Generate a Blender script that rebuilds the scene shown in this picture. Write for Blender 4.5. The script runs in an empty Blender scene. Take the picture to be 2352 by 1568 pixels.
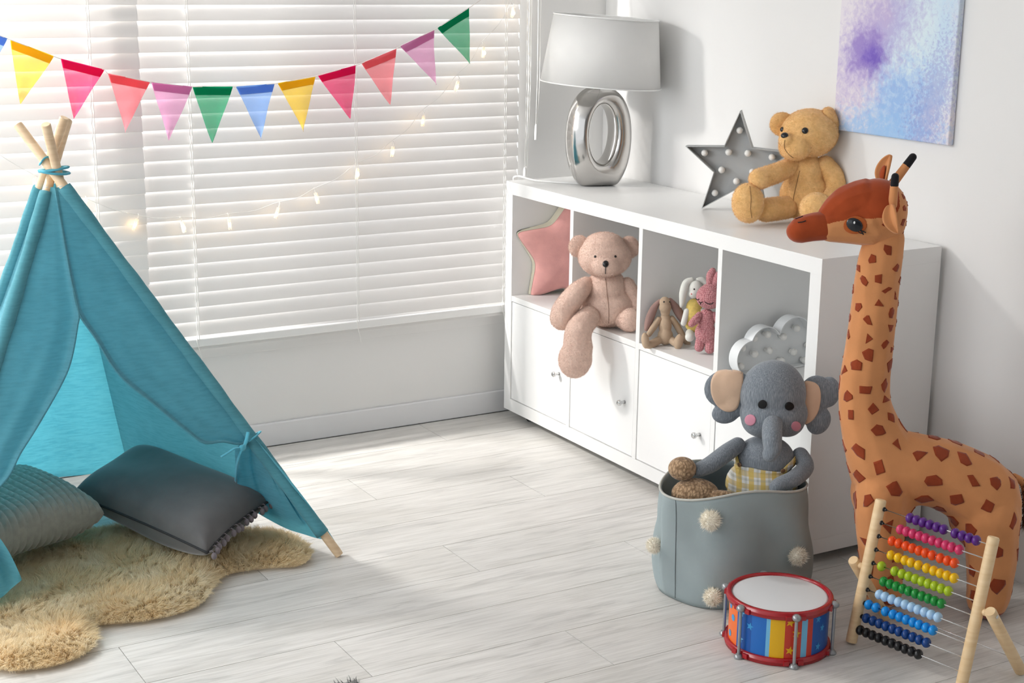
import bpy, bmesh, math, random
import numpy as np
from mathutils import Vector, Matrix, Euler
from mathutils.bvhtree import BVHTree
random.seed(7); rng = np.random.default_rng(7)
SC = bpy.context.scene; COL = SC.collection
pi = math.pi
# ------------------------------------------------------------------ camera
W, H = 2352, 1568
CLOC = Vector((-2.393586, -4.130627, 1.420186)); CROT = Euler((1.3305718, -0.0126946, -0.5270379), 'XYZ'); FPX = 3515.37
RM = CROT.to_matrix()
cam = bpy.data.cameras.new('camera'); co = bpy.data.objects.new('camera', cam); COL.objects.link(co)
co.location = CLOC; co.rotation_euler = CROT
cam.sensor_fit = 'HORIZONTAL'; cam.sensor_width = 36; cam.lens = FPX / W * 36; cam.clip_start = .05; cam.clip_end = 60
SC.camera = co
def ray(u, v): return RM @ Vector(((u - W/2)/FPX, -(v - H/2)/FPX, -1))
def AX(u, v, x): d = ray(u, v); return CLOC + d*((x - CLOC.x)/d.x)
def AY(u, v, y): d = ray(u, v); return CLOC + d*((y - CLOC.y)/d.y)
def AZ(u, v, z): d = ray(u, v); return CLOC + d*((z - CLOC.z)/d.z)
def APL(u, v, p, n): d = ray(u, v); return CLOC + d*((Vector(p) - CLOC).dot(n)/d.dot(n))
def depth(P): return -(RM.transposed() @ (Vector(P) - CLOC)).z
RV = Vector((math.cos(CROT.z), math.sin(CROT.z), 0)); BV = Vector((-RV.y, RV.x, 0)); UP = Vector((0, 0, 1))
class Fr:
    """an upright plane through a point that a toy sits in, with right / back / up axes"""
    def __init__(s, O): s.O = Vector(O); s.px = depth(O)/FPX
    def p(s, u, v, d=0): return APL(u, v, s.O + BV*d*s.px, BV)
# ------------------------------------------------------------------ materials
def C(r, g, b):
    f = lambda c: c/12.92 if c <= .04045 else ((c + .055)/1.055)**2.4
    return (f(r/255), f(g/255), f(b/255), 1)
def newmat(n):
    m = bpy.data.materials.new(n); m.use_nodes = True; nt = m.node_tree; nt.nodes.clear()
    out = nt.nodes.new('ShaderNodeOutputMaterial'); b = nt.nodes.new('ShaderNodeBsdfPrincipled'); nt.links.new(b.outputs[0], out.inputs[0])
    return m, nt, b, out
def nd(nt, t, **k):
    n = nt.nodes.new(t)
    for a, v in k.items(): setattr(n, a, v)
    return n
def noise(nt, scale, detail=3, vec=None, rough=.5, dist=0):
    n = nd(nt, 'ShaderNodeTexNoise'); n.inputs['Scale'].default_value = scale; n.inputs['Detail'].default_value = detail; n.inputs['Roughness'].default_value = rough; n.inputs['Distortion'].default_value = dist
    if vec is None:
        tc = nd(nt, 'ShaderNodeTexCoord'); vec = tc.outputs['Object']
    nt.links.new(vec, n.inputs['Vector']); return n
def mapping(nt, scale=(1,1,1), rot=(0,0,0), loc=(0,0,0), src='Object'):
    tc = nd(nt, 'ShaderNodeTexCoord'); mp = nd(nt, 'ShaderNodeMapping'); mp.inputs['Scale'].default_value = scale; mp.inputs['Rotation'].default_value = rot; mp.inputs['Location'].default_value = loc
    nt.links.new(tc.outputs[src], mp.inputs['Vector']); return mp.outputs[0]
def ramp(nt, fac, stops, interp='LINEAR'):
    r = nd(nt, 'ShaderNodeValToRGB'); r.color_ramp.interpolation = interp; e = r.color_ramp.elements
    while len(e) < len(stops): e.new(.5)
    for x, (p, c) in zip(e, stops): x.position = p; x.color = c
    nt.links.new(fac, r.inputs[0]); return r.outputs[0]
def bump(nt, b, height, strength, dist=.002):
    n = nd(nt, 'ShaderNodeBump'); n.inputs['Strength'].default_value = strength; n.inputs['Distance'].default_value = dist
    nt.links.new(height, n.inputs['Height']); nt.links.new(n.outputs[0], b.inputs['Normal']); return n
def mix(nt, a, b, fac=.5, mode='MIX'):
    m = nd(nt, 'ShaderNodeMix', data_type='RGBA', blend_type=mode)
    for s, v in ((0, fac), (6, a), (7, b)):
        if hasattr(v, 'is_linked'): nt.links.new(v, m.inputs[s])
        else: m.inputs[s].default_value = v
    return m.outputs[2]
def mth(nt, op, a, b=None, c=None):
    m = nd(nt, 'ShaderNodeMath', operation=op)
    for i, v in enumerate((a, b, c)):
        if v is None: continue
        if hasattr(v, 'is_linked'): nt.links.new(v, m.inputs[i])
        else: m.inputs[i].default_value = v
    return m.outputs[0]
def plain(n, col, rough=.5, spec=.5, metal=0, emit=None, es=1):
    m, nt, b, o = newmat(n); b.inputs['Base Color'].default_value = col; b.inputs['Roughness'].default_value = rough
    b.inputs['Specular IOR Level'].default_value = spec; b.inputs['Metallic'].default_value = metal
    if emit: b.inputs['Emission Color'].default_value = emit; b.inputs['Emission Strength'].default_value = es
    return m
def cloth(n, col, var=.12, scale=300, bs=.4, bd=.001, sheen=.3, rough=.9, vscale=25, stretch=(1,1,1), transl=0, tcol=None):
    m, nt, b, o = newmat(n); vec = mapping(nt, stretch)
    n1 = noise(nt, vscale, 4, vec); dark = tuple(c*(1-var) for c in col[:3]) + (1,); lite = tuple(min(1, c*(1+var)) for c in col[:3]) + (1,)
    colr = ramp(nt, n1.outputs[0], [(.3, dark), (.7, lite)]); nt.links.new(colr, b.inputs['Base Color'])
    b.inputs['Roughness'].default_value = rough; b.inputs['Specular IOR Level'].default_value = .15
    b.inputs['Sheen Weight'].default_value = sheen; b.inputs['Sheen Roughness'].default_value = .4
    n2 = noise(nt, scale, 3, vec); bump(nt, b, n2.outputs[0], bs, bd)
    if transl:
        t = nd(nt, 'ShaderNodeBsdfTranslucent')
        if tcol: t.inputs[0].default_value = tcol
        else: nt.links.new(colr, t.inputs[0])
        ms = nd(nt, 'ShaderNodeMixShader'); ms.inputs[0].default_value = transl
        nt.links.new(b.outputs[0], ms.inputs[1]); nt.links.new(t.outputs[0], ms.inputs[2]); nt.links.new(ms.outputs[0], o.inputs[0])
    return m
# ------------------------------------------------------------------ mesh helpers
def finish(name, me, mats, parent=None, smooth=True):
    for m in (mats if isinstance(mats, (list, tuple)) else [mats]): me.materials.append(m)
    if smooth is not None:
        me.polygons.foreach_set('use_smooth', [bool(smooth)]*len(me.polygons))
    o = bpy.data.objects.new(name, me); COL.objects.link(o)
    if parent is not None:
        off = Vector((0,0,0)); q = parent
        while q is not None: off += q.location; q = q.parent
        me.transform(Matrix.Translation(-off)); o.parent = parent
    return o
def obj(name, bm, mats, parent=None, smooth=True, angle=None):
    me = bpy.data.meshes.new(name); bm.normal_update(); bm.to_mesh(me); bm.free()
    o = finish(name, me, mats, parent, smooth)
    if angle: 
        me.set_sharp_from_angle(angle=math.radians(angle))
    return o
def rebase(o, loc):
    loc = Vector(loc); o.data.transform(Matrix.Translation(-loc)); o.location = loc; return o
def thing(name, label, cat, loc, group=None):
    o = bpy.data.objects.new(name, None); COL.objects.link(o); o.location = loc; o.empty_display_size = .05
    o['label'] = label; o['category'] = cat
    if group: o['group'] = group
    return o
def tag(o, label, cat, group=None):
    o['label'] = label; o['category'] = cat
    if group: o['group'] = group
    return o
def lab(o, label): o['label'] = label; return o
def struct(o): o['kind'] = 'structure'; return o
def box(bm, lo, hi, bev=0, mi=0):
    lo = Vector(lo); hi = Vector(hi)
    r = bmesh.ops.create_cube(bm, size=1, matrix=Matrix.Translation((lo+hi)/2) @ Matrix.Diagonal((*(hi-lo), 1)))
    fs = {f for v in r['verts'] for f in v.link_faces}
    for f in fs: f.material_index = mi
    if bev:
        es = list({e for f in fs for e in f.edges}); bmesh.ops.bevel(bm, geom=es, offset=bev, segments=2, profile=.5, affect='EDGES')
    return r
def B(lo, hi, bev=0):
    bm = bmesh.new(); box(bm, lo, hi, bev); return bm
def sphere(bm, c, r, rot=None, seg=16, mi=0):
    if not hasattr(r, '__len__'): r = (r, r, r)
    M = Matrix.Translation(c)
    if rot is not None: M = M @ rot.to_4x4()
    q = bmesh.ops.create_uvsphere(bm, u_segments=seg, v_segments=max(6, seg*2//3), radius=1, matrix=M @ Matrix.Diagonal((*r, 1)))
    for v in q['verts']:
        for f in v.link_faces: f.material_index = mi
def frame_of(t):
    t = t.normalized(); a = Vector((0,0,1)) if abs(t.z) < .9 else Vector((1,0,0))
    x = a.cross(t).normalized(); return x, t.cross(x)
def tube(bm, pts, rad, n=8, cap=True, mi=0, flat=None):
    pts = [Vector(p) for p in pts]; rings = []; px = None
    for i, p in enumerate(pts):
        t = (pts[min(i+1, len(pts)-1)] - pts[max(i-1, 0)])
        if px is None: x, y = frame_of(t)
        else:
            t = t.normalized(); x = (px - t*px.dot(t)).normalized(); y = t.cross(x)
        px = x; r = rad[i] if hasattr(rad, '__len__') else rad
        rings.append([bm.verts.new(p + (x*math.cos(2*pi*k/n) + y*math.sin(2*pi*k/n)*(flat or 1))*r) for k in range(n)])
    for a, b in zip(rings, rings[1:]):
        for k in range(n):
            f = bm.faces.new((a[k], a[(k+1) % n], b[(k+1) % n], b[k])); f.material_index = mi
    if cap:
        bm.faces.new(rings[0][::-1]).material_index = mi; bm.faces.new(rings[-1]).material_index = mi
def spline(P, n=8, closed=False):
    P = [Vector(p) for p in P]; out = []; N = len(P)
    for i in range(N if closed else N-1):
        g = (lambda k: P[k % N]) if closed else (lambda k: P[min(max(k, 0), N-1)])
        p0, p1, p2, p3 = g(i-1), g(i), g(i+1), g(i+2)
        for k in range(n):
            t = k/n; out.append(.5*((2*p1) + (p2-p0)*t + (2*p0-5*p1+4*p2-p3)*t*t + (3*p1-p0-3*p2+p3)*t**3))
    if not closed: out.append(P[-1])
    return out
def lathe(bm, prof, c, n=48, mi=0, axis=None):
    """prof: (radius, height) pairs turned about an upright axis at c"""
    c = Vector(c); R = axis or Matrix.Identity(3); rings = []
    for r, h in prof:
        rings.append([bm.verts.new(c + R @ Vector((r*math.cos(2*pi*k/n), r*math.sin(2*pi*k/n), h))) for k in range(n)] if r > 1e-6 else [bm.verts.new(c + R @ Vector((0, 0, h)))])
    for a, b in zip(rings, rings[1:]):
        for k in range(n):
            k2 = (k+1) % n
            if len(a) == 1 and len(b) == 1: continue
            if len(a) == 1: f = bm.faces.new((a[0], b[k2], b[k]))
            elif len(b) == 1: f = bm.faces.new((a[k], a[k2], b[0]))
            else: f = bm.faces.new((a[k], a[k2], b[k2], b[k]))
            f.material_index = mi
def grid(bm, rows, mi=0, closed=False):
    vs = [[bm.verts.new(p) for p in r] for r in rows]
    for a, b in zip(vs, vs[1:]):
        m = len(a)
        for k in range(m if closed else m-1):
            try: bm.faces.new((a[k], a[(k+1) % m], b[(k+1) % m], b[k])).material_index = mi
            except ValueError: pass
    return vs
def E(fr, u, v, d, ru, rd, rv, ang=0, yaw=0):
    """ellipsoid, centre and radii in pixels of that frame, turned by ang in the plane and by yaw about the upright"""
    R = Matrix((RV, BV, UP)).transposed() @ Matrix.Rotation(yaw, 3, 'Z') @ Matrix.Rotation(ang, 3, 'Y')
    return ('e', fr.p(u, v, d), (ru*fr.px, rd*fr.px, rv*fr.px), R)
def K(fr, *pts):
    """tapered limb through (u, v, depth, radius) pixel points"""
    return ('k', [fr.p(u, v, d) for u, v, d, r in pts], [r*fr.px for u, v, d, r in pts])
def blob(name, items, vox, mats, parent, smooth=6, fn=None):
    bm = bmesh.new()
    for it in items:
        if it[0] == 'e':
            bmesh.ops.create_icosphere(bm, subdivisions=4, radius=1, matrix=Matrix.Translation(it[1]) @ it[3].to_4x4() @ Matrix.Diagonal((*it[2], 1)))
        else:
            P, R = it[1], it[2]
            if len(P) > 2:
                Q = spline([Vector((*p,)) for p in P], 6); rr = [x.x for x in spline([Vector((r, 0, 0)) for r in R], 6)]
            else: Q, rr = P, R
            for i in range(len(Q)-1):
                L = (Q[i+1]-Q[i]).length; n = max(1, int(L/(.35*max(1e-4, min(rr[i], rr[i+1])))))
                for k in range(n + (i == len(Q)-2)):
                    t = k/n; bmesh.ops.create_icosphere(bm, subdivisions=2, radius=rr[i]*(1-t)+rr[i+1]*t, matrix=Matrix.Translation(Q[i].lerp(Q[i+1], t)))
    me = bpy.data.meshes.new('tmp'); bm.to_mesh(me); bm.free()
    o = bpy.data.objects.new('tmp', me); COL.objects.link(o)
    m = o.modifiers.new('r', 'REMESH'); m.mode = 'VOXEL'; m.voxel_size = vox
    s = o.modifiers.new('s', 'SMOOTH'); s.factor = .5; s.iterations = smooth
    dg = bpy.context.evaluated_depsgraph_get(); dg.update()
    me2 = bpy.data.meshes.new_from_object(o.evaluated_get(dg)); bpy.data.objects.remove(o); bpy.data.meshes.remove(me)
    me2.name = name; me2.materials.clear()
    if fn: fn(me2)
    bv = BVHTree.FromPolygons([v.co.copy() for v in me2.vertices], [tuple(p.vertices) for p in me2.polygons])
    ob = finish(name, me2, mats, parent); return ob, bv
def hit(bvs, u, v):
    d = ray(u, v).normalized(); best = None
    for bv in (bvs if isinstance(bvs, (list, tuple)) else [bvs]):
        h = bv.ray_cast(CLOC, d)
        if h[0] is not None and (best is None or h[3] < best[3]): best = h
    if best is None:
        bv = bvs[0] if isinstance(bvs, (list, tuple)) else bvs
        q = bv.find_nearest(CLOC + d*4.0); 
        for k in range(30): q = bv.find_nearest(CLOC + d*((q[0]-CLOC).dot(d)))
        return q[0], q[1]
    return best[0], best[1]
def button(name, bvs, u, v, r, mat, parent, th=.4, rv=None, ang=0, sink=.3):
    """an eye, nose or patch pressed onto a surface"""
    p, n = hit(bvs, u, v); n = (n - ray(u, v).normalized()*.35).normalized()
    x = UP.cross(n).normalized(); y = n.cross(x); R = Matrix((x, y, n)).transposed() @ Matrix.Rotation(ang, 3, 'Z')
    s = depth(p)/FPX; bm = bmesh.new(); sphere(bm, p - n*r*s*th*sink + n*r*s*th*.5*(1-sink), (r*s, (rv or r)*s, r*s*th), R, 20)
    return obj(name, bm, mat, parent)
def stitch(bm, bvs, px, r, lift=0, n=5):
    pts = spline([Vector((u, v, 0)) for u, v in px], n)
    Q = []
    for q in pts:
        p, nn = hit(bvs, q.x, q.y); Q.append(p + nn*lift)
    tube(bm, Q, r, 6)
def strands(n_pts, dirs, lens, width, segs=3, droop=.0, jitter=.25):
    """many thin tapering ribbons as one mesh (numpy)"""
    N = len(n_pts); P = np.asarray(n_pts); D = np.asarray(dirs); L = np.asarray(lens)[:, None]
    side = np.cross(D, rng.normal(size=(N, 3))); side /= np.linalg.norm(side, axis=1)[:, None] + 1e-9
    curl = rng.normal(size=(N, 3))*jitter
    vs = np.zeros((N, 2*segs+1, 3)); 
    for s in range(segs+1):
        t = s/segs; c = P + D*L*t + curl*L*t*t*.6 + np.array([0, 0, -1.])*droop*L*t*t
        w = width*(1-t)
        if s < segs: vs[:, 2*s] = c - side*w; vs[:, 2*s+1] = c + side*w
        else: vs[:, 2*s] = c
    base = (np.arange(N)*(2*segs+1))[:, None]; quads = []
    for s in range(segs-1): quads.append(base + np.array([2*s, 2*s+1, 2*s+3, 2*s+2]))
    tri = base + np.array([2*segs-2, 2*segs-1, 2*segs])
    q = np.concatenate(quads, 0) if quads else np.zeros((0, 4), int)
    me = bpy.data.meshes.new('strands'); me.vertices.add(vs.size//3); me.vertices.foreach_set('co', vs.ravel())
    nl = q.size + tri.size; me.loops.add(nl); me.loops.foreach_set('vertex_index', np.concatenate([q.ravel(), tri.ravel()]).astype(np.int32))
    me.polygons.add(len(q)+len(tri)); st = np.concatenate([np.arange(len(q))*4, q.size + np.arange(len(tri))*3]).astype(np.int32)
    me.polygons.foreach_set('loop_start', st); me.update(calc_edges=True); me.validate(); return me
def pompom(name, c, r, mat, parent, n=420, w=.0012):
    n *= 3; d = rng.normal(size=(n, 3)); d /= np.linalg.norm(d, axis=1)[:, None]
    me = strands(np.array(c)[None] + d*r*.5, d, r*(.36 + .14*rng.random(n)), w, 3, 0, .45)
    o = finish(name, me, mat, parent); bm = bmesh.new(); bm.from_mesh(o.data); off = Vector((0, 0, 0)); q = parent
    while q is not None: off += q.location; q = q.parent
    sphere(bm, Vector(c) - off, r*.72, None, 14); bm.to_mesh(o.data); bm.free(); return o
def surf_samples(me, n):
    me.calc_loop_triangles(); T = np.zeros(len(me.loop_triangles)*3, int); me.loop_triangles.foreach_get('vertices', T); T = T.reshape(-1, 3)
    V = np.zeros(len(me.vertices)*3); me.vertices.foreach_get('co', V); V = V.reshape(-1, 3)
    a, b, c = V[T[:, 0]], V[T[:, 1]], V[T[:, 2]]; cr = np.cross(b-a, c-a); ar = np.linalg.norm(cr, axis=1)
    i = rng.choice(len(T), n, p=ar/ar.sum()); r1 = np.sqrt(rng.random(n))[:, None]; r2 = rng.random(n)[:, None]
    return a[i]*(1-r1) + b[i]*r1*(1-r2) + c[i]*r1*r2, cr[i]/(ar[i][:, None]+1e-12)
def fuzz(o, n, L, w, mat_index=0, lay=.6, jit=.5):
    """short pile standing on a plush part, merged into that part's own mesh"""
    P, N = surf_samples(o.data, n); D = N + rng.normal(size=N.shape)*.35 + np.array([0, 0, -lay*.5]); D /= np.linalg.norm(D, axis=1)[:, None]
    me = strands(P - N*L*.1, D, L*(.6+.7*rng.random(n)), w, 2, .1, jit)
    bm = bmesh.new(); bm.from_mesh(o.data); bm.from_mesh(me); bm.to_mesh(o.data); bm.free(); bpy.data.meshes.remove(me)
    o.data.polygons.foreach_set('use_smooth', [True]*len(o.data.polygons)); return o

# ------------------------------------------------------------------ shared materials
def wallmat(n, col):
    m, nt, b, o = newmat(n); b.inputs['Base Color'].default_value = col; b.inputs['Roughness'].default_value = .75; b.inputs['Specular IOR Level'].default_value = .25
    bump(nt, b, noise(nt, 180, 3).outputs[0], .05, .001); return m
M_WALL = wallmat('wall_paint', (.80, .795, .785, 1)); M_TRIM = plain('white_trim', (.77, .775, .79, 1), .45)
M_SHELF = plain('white_foil', (.86, .86, .85, 1), .35, .4); M_DOOR = plain('white_door', (.88, .88, .875, 1), .32, .45)
M_BLACK = plain('black_plastic', (.012, .012, .013, 1), .35); M_STEEL = plain('steel', (.7, .7, .7, 1), .25, metal=1)
M_WHITE = plain('white_plastic', (.85, .85, .84, 1), .35); M_THREAD = plain('dark_thread', (.02, .015, .015, 1), .9)
M_EYE = plain('black_eye', (.008, .008, .009, 1), .15, .6)
def wood(n, c1, c2, s=(3, 3, 40)):
    m, nt, b, o = newmat(n); v = mapping(nt, s); nn = noise(nt, 3, 4, v)
    nt.links.new(ramp(nt, nn.outputs[0], [(.3, c1), (.7, c2)]), b.inputs['Base Color']); b.inputs['Roughness'].default_value = .5; return m
M_PINE = wood('pale_pine', (.66, .47, .29, 1), (.78, .60, .40, 1))
M_BIRCH = wood('varnished_birch', (.72, .50, .27, 1), (.80, .60, .36, 1))
# ------------------------------------------------------------------ floor: planks 193 mm wide, joints staggered by a third
m, nt, b, o = newmat('whitewashed_planks')
at_ = nd(nt, 'ShaderNodeAttribute', attribute_name='plank'); tc = nd(nt, 'ShaderNodeTexCoord')
vadd = nd(nt, 'ShaderNodeVectorMath', operation='ADD'); nt.links.new(tc.outputs['Object'], vadd.inputs[0]); nt.links.new(at_.outputs['Vector'], vadd.inputs[1])
def mapv(vec, scale):
    mp = nd(nt, 'ShaderNodeMapping'); mp.inputs['Scale'].default_value = scale; nt.links.new(vec, mp.inputs['Vector']); return mp.outputs[0]
g1 = noise(nt, 4, 6, mapv(vadd.outputs[0], (1.1, 9, 1)), .62, .9); g2 = noise(nt, 9, 5, mapv(vadd.outputs[0], (.8, 22, 1)), .6, .4); g3 = noise(nt, 1.6, 3, mapv(vadd.outputs[0], (1, 3, 1)), .5, 1.2)
c1 = ramp(nt, g1.outputs[0], [(.28, (.53, .52, .50, 1)), (.47, (.68, .665, .64, 1)), (.70, (.74, .725, .70, 1))])
c2 = ramp(nt, g2.outputs[0], [(.32, (.70, .69, .67, 1)), (.6, (1, 1, 1, 1))])
c3 = ramp(nt, g3.outputs[0], [(.30, (.78, .77, .74, 1)), (.55, (1, 1, 1, 1))])
cc = mix(nt, mix(nt, c1, c2, .55, 'MULTIPLY'), c3, .5, 'MULTIPLY'); nt.links.new(cc, b.inputs['Base Color'])
b.inputs['Roughness'].default_value = .42; b.inputs['Specular IOR Level'].default_value = .4; bump(nt, b, g2.outputs[0], .12, .001)
M_FLOOR = m; M_GAP = plain('plank_gap', (.13, .125, .12, 1), .9)
bm = bmesh.new(); lay = bm.loops.layers.float_color.new('plank')
X0, X1 = -4.6, .4
box(bm, (X0, -6.2, -.03), (X1, .066, -.004), mi=1)
jx = (-.284, -1.172, -.705)
for k in range(32):
    y1 = .0505 - k*.1935; y0 = y1 - .1935
    s = jx[k % 3] - 1.3025*4
    while s < X1:
        a, c = max(s, X0), min(s+1.3025, X1)
        if c - a > .01 and y0 > -6.2:
            r = box(bm, (a+.0007, y0+.0007, -.006), (c-.0007, min(y1, .06)-.0007, 0))
            col = (random.uniform(0, 30), random.uniform(0, 30), random.uniform(0, 5), 1)
            for f in {f for v in r['verts'] for f in v.link_faces}:
                for l in f.loops: l[lay] = col
        s += 1.3025
struct(obj('floor', bm, [M_FLOOR, M_GAP], smooth=False))
# ------------------------------------------------------------------ walls with the window opening
WX0, WX1, WZ0, WZ1 = -3.9, .078, .375, 2.12; YW = .066; YO = .26; HC = 2.5
bm = bmesh.new()
box(bm, (X0, YW, -.03), (WX0, YO, HC)); box(bm, (WX1, YW, -.03), (.55, YO, HC)); box(bm, (WX0, YW, -.03), (WX1, YO, WZ0)); box(bm, (WX0, YW, WZ1), (WX1, YO, HC))
struct(obj('wall_back', bm, M_WALL, smooth=False))
struct(obj('wall_right', B((.40, -6.2, -.03), (.55, YW, HC)), M_WALL, smooth=False))
bm = bmesh.new(); box(bm, (X0, .0525, 0), (.40, YW, .072), .003)
struct(obj('baseboard_back', bm, M_TRIM, smooth=False))
struct(obj('trim_1', B((WX0, .0635, .296), (WX1, .0665, .375), .001), M_WALL, smooth=False))          # apron under the window
struct(obj('ceiling', B((X0, -6.2, HC), (.55, .26, HC+.1)), M_WALL, smooth=False))
struct(obj('wall_rear', B((X0, -6.35, -.03), (.55, -6.2, HC)), wallmat('dark_wall_paint', (.30, .29, .28, 1)), smooth=False))
# window: frame with two mullions and panes of thin clear glass
wf = bmesh.new()
for a, c in ((WX0, WX0+.06), (-1.10, -.99), (-2.6, -2.5), (WX1-.06, WX1)): box(wf, (a, .19, WZ0), (c, .25, WZ1), .004)
for a, c in ((WZ0, WZ0+.07), (WZ1-.07, WZ1)): box(wf, (WX0, .191, a), (WX1, .249, c), .004)
M_FRAME = plain('white_window_frame', (.8, .8, .8, 1), .4)
win = struct(obj('window_1', wf, M_FRAME, smooth=False))
m, nt, b, o = newmat('clear_glass'); g = nd(nt, 'ShaderNodeBsdfGlossy'); g.inputs['Roughness'].default_value = .02; t = nd(nt, 'ShaderNodeBsdfTransparent'); ms = nd(nt, 'ShaderNodeMixShader'); ms.inputs[0].default_value = .06
nt.links.new(t.outputs[0], ms.inputs[1]); nt.links.new(g.outputs[0], ms.inputs[2]); nt.links.new(ms.outputs[0], o.inputs[0]); M_GLASS = m
obj('pane', B((WX0+.05, .218, WZ0+.06), (WX1-.05, .222, WZ1-.06)), M_GLASS, win, smooth=False)
# ------------------------------------------------------------------ blinds
m, nt, b, o = newmat('white_slat'); b.inputs['Base Color'].default_value = (.86, .85, .84, 1); b.inputs['Roughness'].default_value = .45; b.inputs['Specular IOR Level'].default_value = .3
t = nd(nt, 'ShaderNodeBsdfTranslucent'); t.inputs[0].default_value = (.95, .93, .91, 1); ms = nd(nt, 'ShaderNodeMixShader'); ms.inputs[0].default_value = .22
nt.links.new(b.outputs[0], ms.inputs[1]); nt.links.new(t.outputs[0], ms.inputs[2]); nt.links.new(ms.outputs[0], o.inputs[0]); M_SLAT = m
M_CORD = plain('white_cord', (.88, .87, .84, 1), .7)
PITCH = .04237; TILT = math.radians(73)
def blind(name, label, x0, x1, y, cords, dz=0):
    t = thing(name, label, 'blind', (x1, y, .34))
    bm = bmesh.new(); wv = Vector((0, math.cos(TILT), math.sin(TILT))); nv = Vector((0, -math.sin(TILT), math.cos(TILT)))
    k = 0
    while 1.3083 + 18*PITCH - k*PITCH > .36:
        zb = 1.3083 + 18*PITCH - (k+1)*PITCH + dz - .0015; c0 = Vector((0, y-.007, zb)); j = random.uniform(-.0006, .0006)
        rows = []
        for q in range(7):
            f = q/6; p = c0 + wv*(f*.0475) + nv*(.0022*math.sin(pi*f)) + Vector((0, j, 0))
            rows.append([Vector((x0, p.y, p.z)), Vector((x1, p.y, p.z))])
        lo = [[p - nv*.0022 for p in r] for r in rows]
        ring = rows + lo[::-1]; grid(bm, ring + [ring[0]])
        k += 1
    bmesh.ops.remove_doubles(bm, verts=bm.verts, dist=1e-6); bmesh.ops.holes_fill(bm, edges=[e for e in bm.edges if e.is_boundary], sides=0)
    obj('slats', bm, M_SLAT, t, smooth=True, angle=40)
    obj('bottom_rail', B((x0, y-.014, .342+dz), (x1, y+.016, .366+dz), .003), M_WHITE, t, smooth=False)
    obj('head_rail', B((x0, y-.02, 2.055+dz), (x1, y+.03, 2.115+dz), .003), M_WHITE, t, smooth=False)
    for cx in cords:
        c = bmesh.new(); yy = y - .013
        tube(c, [(cx+.004, yy, z) for z in np.arange(.345, 2.07, .06)], .0011, 5)
        P = []
        for i in range(41):
            z0 = 1.3083 + 18*PITCH - i*PITCH
            if z0 < .36: break
            P += [(cx - .001, yy+.002, z0), (cx - .0045, yy-.002, z0 - PITCH*.35), (cx - .0015, yy-.001, z0 - PITCH*.7)]
        P += [(cx+.002, yy-.001, .335), (cx+.006, yy-.001, .318), (cx+.009, yy, .300)]
        tube(c, P, .0011, 5)
        obj('ladder_cord', c, M_CORD, t)
    return t
rb = blind('window_blind', 'wide white slatted blind hanging closed over the window behind the string lights', -1.27, .058, .034, (-1.008, -.504, .005))
blind('window_blind', 'white slatted blind at the far left behind the blue tent, overlapping its neighbour', -3.0, -1.150, .004, (-1.287, -2.2), .0012)
for px, top_z, bot, hh, r in ((.073, 2.06, .772, .033, .0055), (.088, 2.06, .775, .03, .0055), (.121, 2.06, .888, .05, .0045)):
    c = bmesh.new(); yy = .012 if px < .08 else .028; tube(c, [(px, yy, bot+hh), (px+.003, yy, 1.1), (px+.001, yy, 1.5), (px, yy, top_z)], .0011, 5)
    tube(c, [(px+.004, yy, bot+hh), (px+.009, yy-.003, 1.05), (px+.012, yy, 1.5), (px+.006, yy, top_z)], .0010, 5)
    pc = obj('pull_cord', c, M_CORD, rb); q = bmesh.new(); lathe(q, [(0, hh), (r*.6, hh), (r, hh*.8), (r*1.15, .002), (r, 0), (0, 0)], (px+.001, yy, bot), 16)
    obj('tassel', q, M_WHITE, pc)
# ------------------------------------------------------------------ cube shelf
L, Hs, D, T, DV, G = 1.47, .7385, .383, .039, .0176, .03; ZT = G + Hs; CW = (L - 2*T - 3*DV)/4; SH = G + T + (Hs - 2*T - DV)/2 + DV     # SH: upper face of the middle shelf
sh = thing('cube_shelf', 'low white cube shelf unit with open cells above doors along the right wall', 'shelf', (D/2, -L/2, 0))
obj('top_panel', B((0, -L, ZT-T), (D, 0, ZT), .0004), M_SHELF, sh, smooth=False)
obj('bottom_panel', B((0, -L, G), (D, 0, G+T), .0004), M_SHELF, sh, smooth=False)
obj('side_panel', B((0, -T, G+T), (D, 0, ZT-T)), M_SHELF, sh, smooth=False)
obj('side_panel', B((0, -L, G+T), (D, -L+T, ZT-T)), M_SHELF, sh, smooth=False)
for i in range(3):
    y = -(T + (i+1)*CW + i*DV); obj('divider', B((.001, y-DV, G+T), (D-.004, y, ZT-T), .0008), M_SHELF, sh, smooth=False)
for i in range(4):
    y = -(T + i*(CW+DV)); obj('shelf_board', B((.001, y-CW, SH-DV), (D-.004, y, SH), .0008), M_SHELF, sh, smooth=False)
    d = obj('door', B((.0025, y-CW+.0022, G+T+.0022), (.019, y-.0022, SH-DV-.0022), .0012), M_DOOR, sh, smooth=False)
    k = bmesh.new(); ky = y - CW + .045; R = Matrix.Rotation(-pi/2, 3, 'Y')
    lathe(k, [(0, .0), (.005, .0), (.0042, .010), (.0045, .014), (.0085, .017), (.0085, .022), (.006, .0245), (0, .0245)], (.0025, ky, .222), 20, axis=R)
    obj('knob', k, M_STEEL, d)
for y in (-.085, -L+.085):
    for x in (.05, D-.05):
        c = bmesh.new(); tube(c, [(x-.009, y, .0145), (x+.009, y, .0145)], .0145, 20); box(c, (x-.006, y-.008, .016), (x+.006, y+.008, .03))
        obj('caster', c, M_BLACK, sh, angle=40)
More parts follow.
